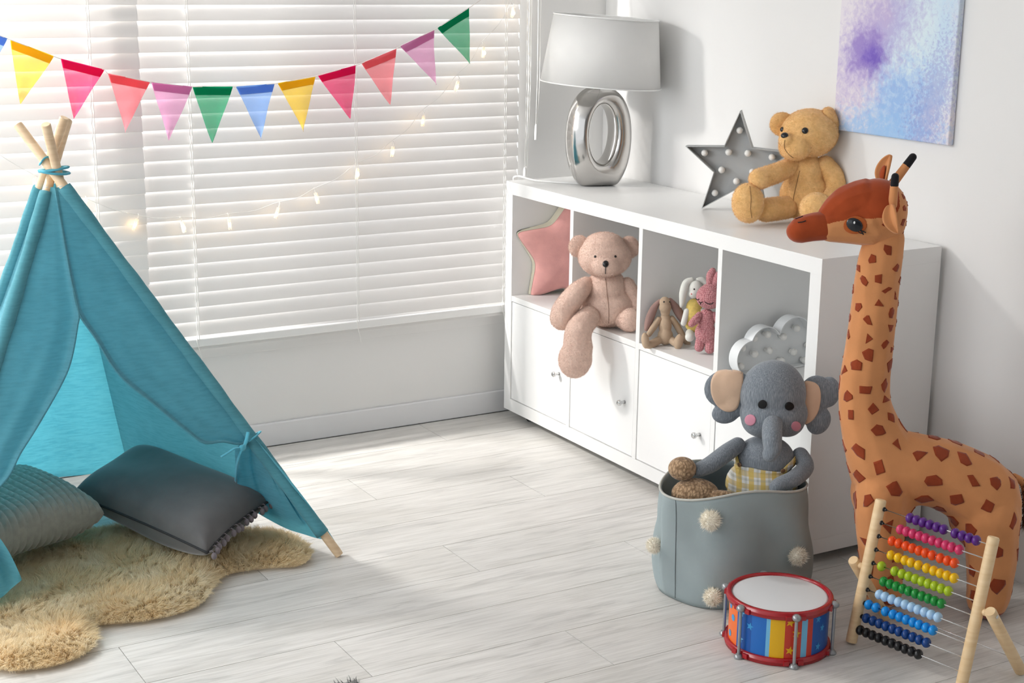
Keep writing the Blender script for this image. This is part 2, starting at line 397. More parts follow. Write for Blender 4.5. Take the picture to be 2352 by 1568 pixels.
# ------------------------------------------------------------------ table lamp
lx, ly = .203, -.207; lp = thing('table_lamp', 'table lamp with chrome oval ring base and white drum shade on the shelf', 'lamp', (lx, ly, ZT))
m, nt, b, o = newmat('chrome_ceramic'); b.inputs['Base Color'].default_value = (.60, .585, .565, 1); b.inputs['Metallic'].default_value = 1; b.inputs['Roughness'].default_value = .13
bump(nt, b, noise(nt, 22, 2).outputs[0], .18, .004); M_CHROME = m
fl = Fr((lx, ly, ZT)); yaw = math.radians(-7)
ux = Vector((math.cos(yaw), math.sin(yaw), 0)); uy = Vector((-ux.y, ux.x, 0)); bm = bmesh.new(); rows = []
N = 72
for i in range(N):
    a = 2*pi*i/N; ca, sa = math.cos(a), math.sin(a)
    ox, oz = .100*math.copysign(abs(ca)**.86, ca), .150 + (.152 if sa > 0 else .168)*math.copysign(abs(sa)**.93, sa); ix, iz = .045*ca, .160 + .088*sa
    oz = max(oz, .0)
    out, inn = Vector((ox, oz, 0)), Vector((ix, iz, 0))
    th = .043 + .004*(1-sa)/2; kL = .5 + .5*ca      # the left limb is bevelled into a facet, the right one has a flat face
    sec = []
    fr_ = [(0, .50), (.05, .72), (.16 + .10*kL, .97), (.30 + .10*kL, 1.0), (.74, .98), (.92, .86), (1, .55)] if ca > -.2 else [(0, .22), (.06, .42), (.34, .78), (.60, 1.0), (.74, 1.0), (.92, .86), (1, .55)]
    w_ = min(1, max(0, (ca+.5)/.9)); A_ = [(0, .22), (.06, .42), (.36, .80), (.62, 1.0), (.76, 1.0), (.92, .86), (1, .55)]; B_ = [(0, .52), (.05, .74), (.18, .97), (.34, 1.0), (.74, .98), (.92, .86), (1, .55)]
    fr_ = [(a_[0]*(1-w_)+b_[0]*w_, a_[1]*(1-w_)+b_[1]*w_) for a_, b_ in zip(A_, B_)]
    for f_, dep in [(p_[0], -p_[1]) for p_ in fr_] + [(p_[0], p_[1]) for p_ in [(0, .5), (.05, .74), (.2, .97), (.35, 1.0), (.74, .98), (.92, .86), (1, .55)][::-1]]:
        q = out.lerp(inn, f_); sec.append(Vector((lx, ly, ZT)) + ux*q.x + UP*max(q.y, 0.0) + uy*(dep*th))
    rows.append(sec)
vs = [[bm.verts.new(p) for p in r] for r in rows]
for i in range(N):
    for k in range(len(vs[0])):
        k2 = (k+1) % len(vs[0]); i2 = (i+1) % N
        bm.faces.new((vs[i][k], vs[i2][k], vs[i2][k2], vs[i][k2]))
bmesh.ops.recalc_face_normals(bm, faces=bm.faces)
rg = obj('ring_base', bm, M_CHROME, lp); sm = rg.modifiers.new('s', 'SUBSURF'); sm.levels = 1; sm.render_levels = 2
tl = Matrix.Rotation(math.radians(3.6), 3, BV)       # the shade sits a little crooked
sc = Vector((lx+.002, ly, ZT+.296))
bm = bmesh.new(); lathe(bm, [(0, -.004), (.011, -.004), (.011, .004), (.008, .006), (.008, .016), (.013, .018), (.013, .05), (0, .05)], sc, 24)
obj('neck', bm, M_STEEL, lp, angle=40)
bm = bmesh.new(); lathe(bm, [(0, .0), (.018, .0), (.03, .03), (.034, .055), (.02, .085), (0, .09)], sc + Vector((0, 0, .05)), 24)
obj('light_bulb', bm, M_WHITE, lp)
M_SHADE = cloth('white_shade_fabric', (.90, .90, .89, 1), .01, 500, .1, .0005, .1, .8, transl=.30, tcol=(.9, .89, .87, 1))
bm = bmesh.new(); S = sc + Vector((0, 0, .012))
lathe(bm, [(.183, .0), (.1585, .200)], S, 64, axis=tl)
shd = obj('lamp_shade', bm, M_SHADE, lp); so = shd.modifiers.new('s', 'SOLIDIFY'); so.thickness = .002
bm = bmesh.new()
for r, h in ((.1835, .0), (.159, .2)): tube(bm, [S + tl @ Vector((r*math.cos(a), r*math.sin(a), h)) for a in np.linspace(0, 2*pi, 65)], .0022, 6, False)
for a in (0, 2.1, 4.2): tube(bm, [S + tl @ Vector((0, 0, .03)), S + tl @ Vector((.181*math.cos(a), .181*math.sin(a), .006))], .0015, 5)
obj('shade_ring', bm, M_WHITE, shd)
bm = bmesh.new(); c0 = AZ(1268, 401, ZT+.012); tube(bm, spline([(.03, .010, ZT-.25), (.03, .008, ZT-.03), (.034, .0, ZT+.012), (.07, -.06, ZT+.0045), (.13, -.14, ZT+.0035), (lx-.02, ly+.02, ZT+.0035)], 8), .003, 8)
obj('power_cord', bm, M_WHITE, lp)
# ------------------------------------------------------------------ canvas print on the right wall
m, nt, b, o = newmat('watercolour_print'); tc = nd(nt, 'ShaderNodeTexCoord'); sp = nd(nt, 'ShaderNodeSeparateXYZ'); nt.links.new(tc.outputs['Object'], sp.inputs[0])
U = mth(nt, 'DIVIDE', mth(nt, 'MULTIPLY', sp.outputs[1], -1), .409); V = mth(nt, 'DIVIDE', sp.outputs[2], .409)
def blot(cu, cv, ru, rv, nscale, namp, soft, ang=0):
    du = mth(nt, 'SUBTRACT', U, cu); dv = mth(nt, 'SUBTRACT', V, cv); ca, sa = math.cos(ang), math.sin(ang)
    a = mth(nt, 'DIVIDE', mth(nt, 'ADD', mth(nt, 'MULTIPLY', du, ca), mth(nt, 'MULTIPLY', dv, sa)), ru); c = mth(nt, 'DIVIDE', mth(nt, 'SUBTRACT', mth(nt, 'MULTIPLY', dv, ca), mth(nt, 'MULTIPLY', du, sa)), rv)
    d = mth(nt, 'SQRT', mth(nt, 'ADD', mth(nt, 'MULTIPLY', a, a), mth(nt, 'MULTIPLY', c, c)))
    nn = mth(nt, 'MULTIPLY', mth(nt, 'SUBTRACT', noise(nt, nscale, 8, None, .68, .4).outputs[0], .5), namp)
    return ramp(nt, mth(nt, 'ADD', d, nn), [(max(0, .5-soft), (1, 1, 1, 1)), (.5+soft, (0, 0, 0, 1))])
base = mix(nt, (.74, .68, .76, 1), (.79, .76, .79, 1), noise(nt, 9, 4).outputs[0])
lay1 = mix(nt, base, (.58, .73, .86, 1), blot(.70, .52, .58, 1.15, 14, .8, .16, -.25))
lay1 = mix(nt, lay1, (.68, .80, .86, 1), blot(.66, .66, .36, .7, 11, 1.2, .2, -.2))
lay2 = mix(nt, lay1, (.27, .45, .79, 1), mth(nt, 'MULTIPLY', blot(.58, .22, .45, .36, 45, 2.0, .35, .3), .85))
lay2 = mix(nt, lay2, (.30, .52, .82, 1), mth(nt, 'MULTIPLY', blot(.42, .02, .95, .22, 70, 2.2, .3), .8))
lay3 = mix(nt, lay2, (.26, .24, .60, 1), mth(nt, 'MULTIPLY', blot(.84, .22, .24, .75, 110, 3.4, .22, -.3), .42))
lay3 = mix(nt, lay3, (.36, .26, .62, 1), mth(nt, 'MULTIPLY', blot(.34, .60, .40, .85, 60, 1.7, .3, -.75), .6))
lay4 = mix(nt, lay3, (.27, .18, .55, 1), mth(nt, 'MULTIPLY', blot(.27, .50, .34, .26, 30, 1.4, .2, .2), .75))
lay4 = mix(nt, lay4, (.17, .10, .50, 1), mth(nt, 'MULTIPLY', blot(.32, .48, .15, .13, 40, 1.6, .3), .9))
nt.links.new(lay4, b.inputs['Base Color']); b.inputs['Roughness'].default_value = .8; bump(nt, b, noise(nt, 900, 2).outputs[0], .15, .0005)
pb = bmesh.new(); box(pb, (.381, -1.465, 1.0135), (.399, -1.0565, 1.56), .003)
pa = rebase(obj('canvas_print', pb, m, smooth=False), (.399, -1.0565, 1.0135)); tag(pa, 'lavender and blue watercolour canvas print hanging on the right wall', 'picture')
# ------------------------------------------------------------------ play tent
A0 = Vector((-1.50, -.46, .935))
def linen(n, col, tcol, tr):
    m, nt, b, o = newmat(n); v = mapping(nt, (1, 1, 1)); n1 = noise(nt, 16, 5, v); n2 = noise(nt, 90, 4, mapping(nt, (.35, .35, 2.2)))
    base = mix(nt, ramp(nt, n1.outputs[0], [(.3, tuple(c*.86 for c in col[:3]) + (1,)), (.7, col)]), ramp(nt, n2.outputs[0], [(.35, (.84, .87, .88, 1)), (.55, (1, 1, 1, 1))]), .45, 'MULTIPLY')
    nt.links.new(base, b.inputs['Base Color']); b.inputs['Roughness'].default_value = .9; b.inputs['Specular IOR Level'].default_value = .1; b.inputs['Sheen Weight'].default_value = .25
    bump(nt, b, noise(nt, 420, 3).outputs[0], .25, .0008)
    t = nd(nt, 'ShaderNodeBsdfTranslucent'); nt.links.new(mix(nt, tcol, ramp(nt, n2.outputs[0], [(.3, (.55, .72, .78, 1)), (.6, (1, 1, 1, 1))]), .8, 'MULTIPLY'), t.inputs[0])
    ms = nd(nt, 'ShaderNodeMixShader'); ms.inputs[0].default_value = tr; nt.links.new(b.outputs[0], ms.inputs[1]); nt.links.new(t.outputs[0], ms.inputs[2]); nt.links.new(ms.outputs[0], o.inputs[0]); return m
M_TENT = linen('turquoise_linen', (.175, .51, .61, 1), (.11, .46, .57, 1), .47)
M_HEM = cloth('turquoise_tape', (.10, .40, .52, 1), .1, 400, .3, .0006)
def pole_line(foot, top_px, off):
    foot = Vector(foot); A = A0 + BV*off; best = None; d = ray(*top_px)
    for k in range(200):
        top = CLOC + d*(2.6 + k*.006); t = top - foot; s = (A - foot).dot(t)/t.dot(t); e = (foot + t*s - A).length
        if best is None or e < best[0]: best = (e, top)
    return foot, best[1]
FR = pole_line((-.9634, -.8624, .0), (40, 285), -.012); BR_ = pole_line((-1.245, -.085, .0), (105, 285), -.02)
FL = pole_line((-1.965, -.890, .0), (156, 275), .02); BL = pole_line((-1.80, -.075, .0), (148, 270), .035)
def on(P, z): t = (z - P[0].z)/(P[1].z - P[0].z); return P[0].lerp(P[1], t)
def on_px(P, v):
    lo, hi = 0., 1.05
    for k in range(40):
        mid = (lo+hi)/2; q = P[0].lerp(P[1], mid); c = RM.transposed() @ (q - CLOC); vv = H/2 - FPX*c.y/-c.z
        if vv > v: lo = mid
        else: hi = mid
    return P[0].lerp(P[1], lo)
tent = thing('play_tent', 'turquoise fabric play tent on four crossed wooden poles, front flaps tied open', 'tent', (-1.45, -.5, 0))
for P in (FR, BR_, FL, BL):
    bm = bmesh.new(); ax = (P[1]-P[0]).normalized(); r = .0112
    tube(bm, [P[0] + Vector((0, 0, .004)), P[0] + ax*.012 + Vector((0, 0, .004)), P[1] - ax*.002, P[1]], [r*.9, r, r, r*.85], 16); obj('pole', bm, M_PINE, tent, angle=40)
def panel(name, P, Q, zt, zb, sag, n=26, m=40, fold=.006, seed=0, lift=0, ins=(0, 0)):
    cen = Vector((-1.45, -.48, 0)); bm = bmesh.new(); rows = []
    for i in range(m+1):
        f = i/m; z = zt*(1-f) + zb*f; a, c = on(P, z), on(Q, z); a = a + Vector((cen.x-a.x, cen.y-a.y, 0)).normalized()*ins[0]; c = c + Vector((cen.x-c.x, cen.y-c.y, 0)).normalized()*ins[1]; r = []
        nrm = ((c - a).cross(P[1]-P[0])).normalized(); nrm = nrm if nrm.dot(cen - (a+c)/2) > 0 else -nrm
        for k in range(n+1):
            s = k/n; p = a.lerp(c, s); e = math.sin(pi*s)
            p = p + nrm*(sag*e*math.sin(pi*min(1, f*.8+.1)) + fold*e*f*math.sin(s*17 + seed + f*2) + .004*e*math.sin(f*9 + s*5 + seed)); p.z += lift*e*f
            r.append(p)
        rows.append(r)
    grid(bm, rows); return obj(name, bm, M_TENT, tent)
panel('side_panel', FR, BR_, .895, .075, .022, seed=1, ins=(0, .022))
panel('back_panel', BR_, BL, .90, .06, -.005, seed=2.5, fold=.004, ins=(.022, .0))
panel('side_panel', BL, FL, .90, .06, .02, seed=4)
for P, z1, z0 in ((FR, .90, .058), (FL, .885, .06), (BL, .89, .06)):     # pole sleeves
    bm = bmesh.new(); zs = np.linspace(z1, z0, 60); tube(bm, [on(P, z) + Vector((0, 0, 0)) for z in zs], [.0162 + .0009*math.sin(i*.45) + .0005*math.sin(i*1.3+1) for i in range(60)], 14, True); obj('pole_sleeve', bm, M_TENT, tent)
fn = (FR[0] - FL[0]).cross(A0 - FL[0]).normalized(); fn = fn if fn.dot(CLOC - A0) > 0 else -fn; fp = FL[0]
def flap(edge_px, P, v_top, v_tie, lower_left, lower_bot, seed, amp):
    Ecur = spline([APL(u, v, fp, fn) for u, v in edge_px], 10)
    cum = [0]
    for a, c in zip(Ecur, Ecur[1:]): cum.append(cum[-1] + (c-a).length)
    bm = bmesh.new(); rows = []; m = 56; n = 30
    tie = on_px(P, v_tie); top = on_px(P, v_top)
    for i in range(m+1):
        f = i/m; L_ = f*cum[-1]; j = max(k for k in range(len(cum)) if cum[k] <= L_ + 1e-9); j = min(j, len(cum)-2); e = Ecur[j].lerp(Ecur[j+1], (L_-cum[j])/max(1e-6, cum[j+1]-cum[j]))
        a = top.lerp(tie, f**.92); r = []
        for k in range(n+1):
            s = k/n; q = a.lerp(e, s); w = (e-a).length
            bul = amp*w*math.sin(pi*min(s, .98))**1.0*(.25 + .75*f)
            fo = .030*w*math.sin(s*9.5 + seed - f*1.5)*f + .010*w*math.sin(s*21 + seed*2 + f*4)*f
            hem = .012*math.exp(-((1-s)/.06)**2)*min(1, f*2.2)
            r.append(q + fn*(bul + fo*math.sin(pi*s) + hem + .004))
        rows.append(r)
    grid(bm, rows)
    fo = obj('front_flap', bm, M_TENT, tent)
    hb = bmesh.new(); tube(hb, [r[-1] for r in rows], .0026, 6, flat=.5); grid(hb, [[r[-1]*(1-t_) + r[-3]*t_ + fn*.0012 for t_ in (0, .5, 1)] for r in rows]); obj('flap_hem', hb, M_TENT, fo)
    # the cloth that falls from the tie to the floor
    bm = bmesh.new(); rows = []; LB = spline([APL(p_[0], p_[1], fp - fn*(p_[2] if len(p_) > 2 else 0), fn) for p_ in lower_bot], 8); LL = spline([APL(p_[0], p_[1], fp - fn*(p_[2] if len(p_) > 2 else 0), fn) for p_ in lower_left], 8)
    n = 44; m = 30; tp = tie + fn*.016
    for k in range(n+1):
        s = k/n; x = s*(len(LB)-1); j = min(int(x), len(LB)-2); bpt = LB[j].lerp(LB[j+1], x-j); r = []
        for i in range(m+1):
            f = i/m; q = tp.lerp(bpt, f)
            y = f*(len(LL)-1); jj = min(int(y), len(LL)-2); lq = LL[jj].lerp(LL[jj+1], y-jj); q = q + (lq - tp.lerp(LB[0], f))*(1-s)**3
            e = math.sin(pi*min(1, f*1.02))**.6 if f < 1 else 0
            q = q + fn*(e*(.017*math.sin(s*13 + seed) + .007*math.sin(s*27 + 1)) - .016*f*s + .006*f)
            r.append(q)
        rows.append(r)
    grid(bm, rows); obj('flap_tail', bm, M_TENT, tent)
    return tie
tieR = flap([(128, 432), (140, 520), (160, 640), (177, 720), (215, 779), (269, 863), (349, 930), (421, 989), (463, 1019), (505, 1016), (545, 1022), (562, 1014)], FR, 430, 1006,
     [(564, 1016), (535, 1034, .03), (538, 1085, .09), (544, 1150, .17)], [(544, 1150, .17), (580, 1172, .165), (619, 1194, .15), (660, 1214, .10), (699, 1226, .05), (735, 1236, .015), (772, 1240)], .6, .05)
tieL = flap([(126, 432), (140, 520), (160, 640), (177, 720), (175, 745), (160, 825), (139, 880), (84, 977), (42, 1044), (13, 1100), (-40, 1150), (-95, 1165)], FL, 430, 1150,
     [(-92, 1160), (-30, 1210), (12, 1262), (49, 1332)], [(49, 1332), (25, 1352), (0, 1374), (-60, 1405), (-130, 1440), (-185, 1462)], 2.2, .10)
bm = bmesh.new()       # tapes: round the crossing, a loop on one pole, and the bow that holds the right flap
cr = (on_px(FR, 392) + on_px(BR_, 392) + on_px(FL, 392))/3
for k, (rx, dz, tl_) in enumerate(((.0315, .004, .16), (.0325, -.003, -.10))):
    tube(bm, [cr + RV*rx*math.cos(a) + BV*rx*.8*math.sin(a) + UP*(dz + tl_*rx*math.cos(a)) for a in np.linspace(0, 2*pi, 33)], .0062, 8, False, flat=.5)
q = on_px(FR, 368); ax = (FR[1]-FR[0]).normalized(); x, y = frame_of(ax)
tube(bm, [q + (x*math.cos(a) + y*math.sin(a))*.0135 + ax*.002*math.sin(2*a) for a in np.linspace(0, 2*pi, 25)], .0045, 8, False, flat=.5)
obj('top_tie', bm, M_HEM, tent)
bm = bmesh.new(); q = tieR + fn*.012; ax = (FR[1]-FR[0]).normalized(); x, y = frame_of(ax)
tube(bm, [tieR + (x*math.cos(a) + y*math.sin(a))*.026 for a in np.linspace(0, 2*pi, 25)], .0045, 8, False, flat=.5)
F_ = lambda u, v, l=.03: APL(u, v, fp + fn*l, fn)
tube(bm, spline([F_(570, 992), F_(566, 1010), F_(560, 1026), F_(554, 1034)], 6), .0048, 8, flat=.5)
tube(bm, spline([F_(556, 1028), F_(540, 1029), F_(526, 1038), F_(508, 1049)], 6), .0046, 8, flat=.45)
tube(bm, spline([F_(556, 1030), F_(549, 1048, .02), F_(543, 1075, -.04), F_(541, 1105, -.10)], 6), .0044, 8, flat=.45)
sphere(bm, F_(557, 1028), (.009, .007, .008))
obj('flap_tie', bm, M_HEM, tent)
bm = bmesh.new()
for u, v in ((104, 430), (138, 428)):
    p = APL(u, v, fp + fn*.022, fn); tube(bm, [p - RV*.006 - UP*.001, p + RV*.006 + UP*.001], .0011, 5)
obj('stitch', bm, M_CORD, tent)
# ------------------------------------------------------------------ cushions
def pillow(B_, R_, L_, Th, thick, n=40, seed=0, squash=.0, ribs=None):
    """a stuffed rectangle between three floor corners; returns top and bottom point functions"""
    B_, R_, L_ = Vector(B_), Vector(R_), Vector(L_); ex, ey = R_-B_, L_-B_; nz = ex.cross(ey).normalized(); nz = nz if nz.z > 0 else -nz
    def P(s, t, side):
        u, v = 2*s-1, 2*t-1; e = max(0, (1-u**4)*(1-v**4))**.45
        pin = .055*((1-u*u)*abs(v)**3); pin2 = .055*((1-v*v)*abs(u)**3)
        p = B_ + ex*(.5 + u*.5*(1-pin2)) + ey*(.5 + v*.5*(1-pin))
        h = thick*(e*(.52 if side > 0 else .48)) + (.006*math.sin(u*3+seed)*math.sin(v*4+seed*2)*e)*side
        if ribs: h += min(1, e*4)*ribs(s, t)
        return p + nz*(h*side) + UP*Th
    return P, nz
def pillow_mesh(bm, P, n, m):
    for side in (1, -1):
        grid(bm, [[P(i/n, j/m, side) for j in range(m+1)] for i in range(n+1)])
    bmesh.ops.remove_doubles(bm, verts=bm.verts, dist=1e-5); bmesh.ops.recalc_face_normals(bm, faces=bm.faces)
M_GREY = cloth('grey_velvet', (.125, .122, .122, 1), .12, 500, .25, .0006, .5, .85, 14)
P, nz = pillow((-1.3114, -.8954, .035), (-1.083, -.6985, .06), (-1.495, -.402, .055), .052, .135, seed=1.2)
gc = thing('cushion', 'plain dark grey rectangular cushion with a pompom edge lying on the sheepskin', 'cushion', (-1.29, -.56, 0), 'cushions in the tent')
bm = bmesh.new(); pillow_mesh(bm, P, 48, 60); cv = obj('cover', bm, M_GREY, gc)
bm = bmesh.new(); pts = [P(t, 0, 1) for t in np.linspace(0, 1, 40)]; pts = [P(0, t, 1) for t in np.linspace(0, 1, 50)][::-1] + pts[1:]
tube(bm, pts, .0032, 6); obj('piping', bm, plain('dark_piping', (.03, .03, .032, 1), .9), gc)
pm = None; M_POM = cloth('mauve_grey_pom', (.19, .165, .18, 1), .1, 300, .3, .001)
EDGE = [P(s, 0, 1) for s in np.linspace(0, 1, 15)]
dirx = (Vector((-1.083, -.6985, 0)) - Vector((-1.3114, -.8954, 0))).normalized(); outw = Vector((dirx.y, -dirx.x, 0))
for i, s in enumerate(np.linspace(.015, .985, 14)):
    e = P(s, 0, 1); c = e + outw*random.uniform(.009, .015) + Vector((0, 0, -.006 - .006*random.random())) + dirx*random.uniform(-.004, .004)
    if pm is None:
        bm = bmesh.new(); sphere(bm, (0, 0, 0), (.0066, .0066, .0088), None, 14); tube(bm, [(0, 0, .008), -outw*.006 + Vector((0, 0, .012)), -outw*.013 + Vector((0, 0, .009))], .0016, 5)
        pm = obj('pompom', bm, M_POM); o = pm
    else: o = pm.copy(); COL.objects.link(o)
    o.parent = gc; o.location = c - gc.location
m_, nt, b, o = newmat('sage_corduroy'); b.inputs['Roughness'].default_value = .95; b.inputs['Sheen Weight'].default_value = .6; b.inputs['Specular IOR Level'].default_value = .1
nt.links.new(ramp(nt, noise(nt, 60, 4).outputs[0], [(.3, (.30, .305, .265, 1)), (.7, (.37, .375, .33, 1))]), b.inputs['Base Color']); bump(nt, b, noise(nt, 500, 3).outputs[0], .5, .0015)
RB = Vector((-1.463, -.586, .055)); TB = Vector((-1.585, -.285, .085)); LBK = RB + Vector((-.33, -.15, .01))
ribs = lambda s, t: .0045*abs(math.sin(pi*t*21))**.7 + .0012*math.sin(s*130)*math.sin(t*pi*21)
P2, _ = pillow(RB, TB, LBK, .055, .125, seed=2, ribs=lambda s, t: .0085*abs(math.sin(pi*t*18))**.7*(1 + .10*math.sin(s*95 + 3*math.sin(t*57))))
cc_ = thing('cushion', 'sage green ribbed corduroy cushion inside the tent left of the dark grey one', 'cushion', (-1.7, -.5, 0), 'cushions in the tent')
bm = bmesh.new(); pillow_mesh(bm, P2, 110, 190); obj('cover', bm, m_, cc_)
# ------------------------------------------------------------------ sheepskin and the grey mat at the bottom edge
out = [(715, 1268), (706, 1285), (680, 1296), (600, 1301), (530, 1313), (492, 1335), (472, 1375), (420, 1402), (330, 1421), (235, 1430), (213, 1436), (217, 1462), (212, 1484), (188, 1503), (130, 1523), (60, 1533), (-10, 1532), (-120, 1500), (-190, 1420), (-150, 1330), (-30, 1270), (100, 1240), (250, 1215), (400, 1205), (520, 1215), (600, 1222), (660, 1226), (700, 1250)]
poly = spline([AZ(u, v, .012) for u, v in out], 5, True); px_ = np.array([(p.x, p.y) for p in poly])
def inside(q):
    x, y = q[:, 0], q[:, 1]; r = np.zeros(len(q), bool); n = len(px_); j = n-1
    for i in range(n):
        xi, yi = px_[i]; xj, yj = px_[j]; c = ((yi > y) != (yj > y)) & (x < (xj-xi)*(y-yi)/(yj-yi+1e-12)+xi); r ^= c; j = i
    return r
def edge_d(q):
    d = np.full(len(q), 9.)
    for i in range(len(px_)):
        a, c = px_[i-1], px_[i]; e = c-a; t = np.clip(((q-a)@e)/(e@e+1e-12), 0, 1); d = np.minimum(d, np.linalg.norm(q-(a+t[:, None]*e), axis=1))
    return d
lo, hi = px_.min(0), px_.max(0); q = lo + rng.random((330000, 2))*(hi-lo); q = q[inside(q)][:140000]; dd = edge_d(q)
def lump(q): return .5+.5*(np.sin(q[:, 0]*38+np.sin(q[:, 1]*27)*1.7)*np.sin(q[:, 1]*33+np.sin(q[:, 0]*21)*2))
hz = .006 + .016*np.clip(dd/.05, 0, 1)**.6
lean = np.stack([np.sin(q[:, 0]*31+q[:, 1]*17)+.6*np.sin(q[:, 1]*47), np.cos(q[:, 1]*29-q[:, 0]*13)-.55, np.zeros(len(q))], 1)*.26
gx = np.zeros((len(q), 3)); eps = .004
for a in range(2):
    s = np.zeros(2); s[a] = eps; gx[:, a] = -(edge_d(q+s)-edge_d(q-s))/(2*eps)
cq = q[rng.choice(len(q), 3200, replace=False)]; near_i = np.concatenate([np.argmin(((q[i:i+4000, None, :]-cq[None])**2).sum(2), axis=1) for i in range(0, len(q), 4000)])
tow = cq[near_i]-q; gx[:, :2] += 0; clump = np.zeros((len(q), 3)); clump[:, :2] = tow*16; cl_dir = rng.normal(size=(3200, 3))*.13; clump += cl_dir[near_i]
nearw = np.exp(-dd/.025)[:, None]; Dn = lean + clump + gx*nearw*.7 + np.array([0, 0, .8]) + rng.normal(size=(len(q), 3))*.09; Dn /= np.linalg.norm(Dn, axis=1)[:, None]
ml = (.024 + .012*lump(q))*(.75+.5*rng.random(len(q)))*(.75+.25*np.clip(dd/.03, 0, 1))
me = strands(np.concatenate([q, hz[:, None]], 1), Dn, ml, .00085, 4, .42, .22)
mw, nt, b, o = newmat('cream_wool'); v = noise(nt, 13, 4).outputs[0]; v2 = noise(nt, 70, 3).outputs[0]
nt.links.new(mix(nt, ramp(nt, v, [(.3, (.95, .77, .48, 1)), (.5, (.98, .87, .63, 1)), (.7, (.99, .94, .78, 1))]), ramp(nt, v2, [(.3, (.82, .78, .72, 1)), (.7, (1, 1, 1, 1))]), .6, 'MULTIPLY'), b.inputs['Base Color'])
b.inputs['Roughness'].default_value = .7; b.inputs['Specular IOR Level'].default_value = .2; M_WOOL = mw; t = nd(nt, 'ShaderNodeBsdfTranslucent'); t.inputs[0].default_value = (.95, .84, .64, 1); ms = nd(nt, 'ShaderNodeMixShader'); ms.inputs[0].default_value = .5; nt.links.new(b.outputs[0], ms.inputs[1]); nt.links.new(t.outputs[0], ms.inputs[2]); nt.links.new(ms.outputs[0], o.inputs[0])
rug = thing('sheepskin', 'cream sheepskin rug with long fleece lying on the floor in front of the tent', 'rug', (-1.45, -.9, 0))
pl = finish('fleece', me, M_WOOL, rug); pl['kind'] = 'stuff'
bm = bmesh.new(); hc = Vector((px_[:, 0].mean(), px_[:, 1].mean())); shr = []
for i, p in enumerate(poly):
    t_ = (Vector(poly[(i+1) % len(poly)]) - Vector(poly[i-1])).normalized(); nn_ = Vector((-t_.y, t_.x, 0)); 
    w_in = p + nn_*.014; w_out = p - nn_*.014; shr.append(w_in if inside(np.array([[w_in.x, w_in.y]]))[0] else w_out)
top = [bm.verts.new((p.x, p.y, .006)) for p in shr]; bot = [bm.verts.new((p.x, p.y, .0)) for p in shr]
bm.faces.new(top); bm.faces.new(bot[::-1])
for i in range(len(top)): bm.faces.new((top[i-1], bot[i-1], bot[i], top[i]))
bmesh.ops.recalc_face_normals(bm, faces=bm.faces); obj('hide', bm, plain('hide', (.80, .66, .45, 1), .9), rug, smooth=False)
mg = cloth('grey_yarn', (.30, .30, .29, 1), .3, 200, .3, .001)
gm = thing('shaggy_mat', 'corner of a grey shaggy mat on the floor at the bottom edge', 'rug', (-1.19, -1.62, 0))
c0 = AZ(818, 1553, .012); e1 = (AZ(850, 1590, .012)-c0).normalized(); e2 = (AZ(760, 1568, .012)-c0).normalized()
ab = rng.random((9000, 2))*np.array([.4, .4]); Pq = np.array(c0)[None]*np.array([1, 1, 0]) + ab[:, :1]*np.array(e1) + ab[:, 1:]*np.array(e2); Pq[:, 2] = .005
Dq = rng.normal(size=Pq.shape)*.5 + np.array([0, 0, .8]); Dq /= np.linalg.norm(Dq, axis=1)[:, None]
pl = finish('pile', strands(Pq, Dq, .010+.008*rng.random(len(Pq)), .0016, 3, .2, .4), mg, gm); pl['kind'] = 'stuff'
bm = bmesh.new(); cs = [Vector((c0.x, c0.y, 0)), Vector((c0.x, c0.y, 0))+e1*.4, Vector((c0.x, c0.y, 0))+e1*.4+e2*.4, Vector((c0.x, c0.y, 0))+e2*.4]
for v in cs: v.z = 0
lo_ = [bm.verts.new(v) for v in cs]; hi_ = [bm.verts.new(v+UP*.005) for v in cs]; bm.faces.new(hi_); bm.faces.new(lo_[::-1])
for i in range(4): bm.faces.new((hi_[i-1], lo_[i-1], lo_[i], hi_[i]))
bmesh.ops.recalc_face_normals(bm, faces=bm.faces); obj('backing', bm, mg, gm, smooth=False)
# ------------------------------------------------------------------ bunting
def sheer(n, col, tr, k=1.0):
    m, nt, b, o = newmat(n); b.inputs['Roughness'].default_value = .9; b.inputs['Specular IOR Level'].default_value = .1
    nn = noise(nt, 700, 2).outputs[0]; c = mix(nt, tuple(x*.86 for x in col[:3]) + (1,), col, nn); nt.links.new(c, b.inputs['Base Color'])
    t = nd(nt, 'ShaderNodeBsdfTranslucent'); nt.links.new(c, t.inputs[0]); tp = nd(nt, 'ShaderNodeBsdfTransparent'); tp.inputs[0].default_value = tuple(min(1, x*.35+.62) for x in col[:3]) + (1,)
    m1 = nd(nt, 'ShaderNodeMixShader'); m1.inputs[0].default_value = .62; m2 = nd(nt, 'ShaderNodeMixShader'); m2.inputs[0].default_value = tr
    nt.links.new(b.outputs[0], m1.inputs[1]); nt.links.new(t.outputs[0], m1.inputs[2]); nt.links.new(m1.outputs[0], m2.inputs[1]); nt.links.new(tp.outputs[0], m2.inputs[2]); nt.links.new(m2.outputs[0], o.inputs[0]); return m
HUES = dict(blue=C(135, 180, 245), yellow=C(255, 214, 50), magenta=C(245, 40, 120), coral=C(255, 135, 145), lilac=C(235, 165, 210), green=C(20, 178, 125))
FM = {k: (sheer(k+'_sheer', v, .33), sheer(k+'_hem', tuple(c*.90 for c in v[:3]) + (1,), .08)) for k, v in HUES.items()}
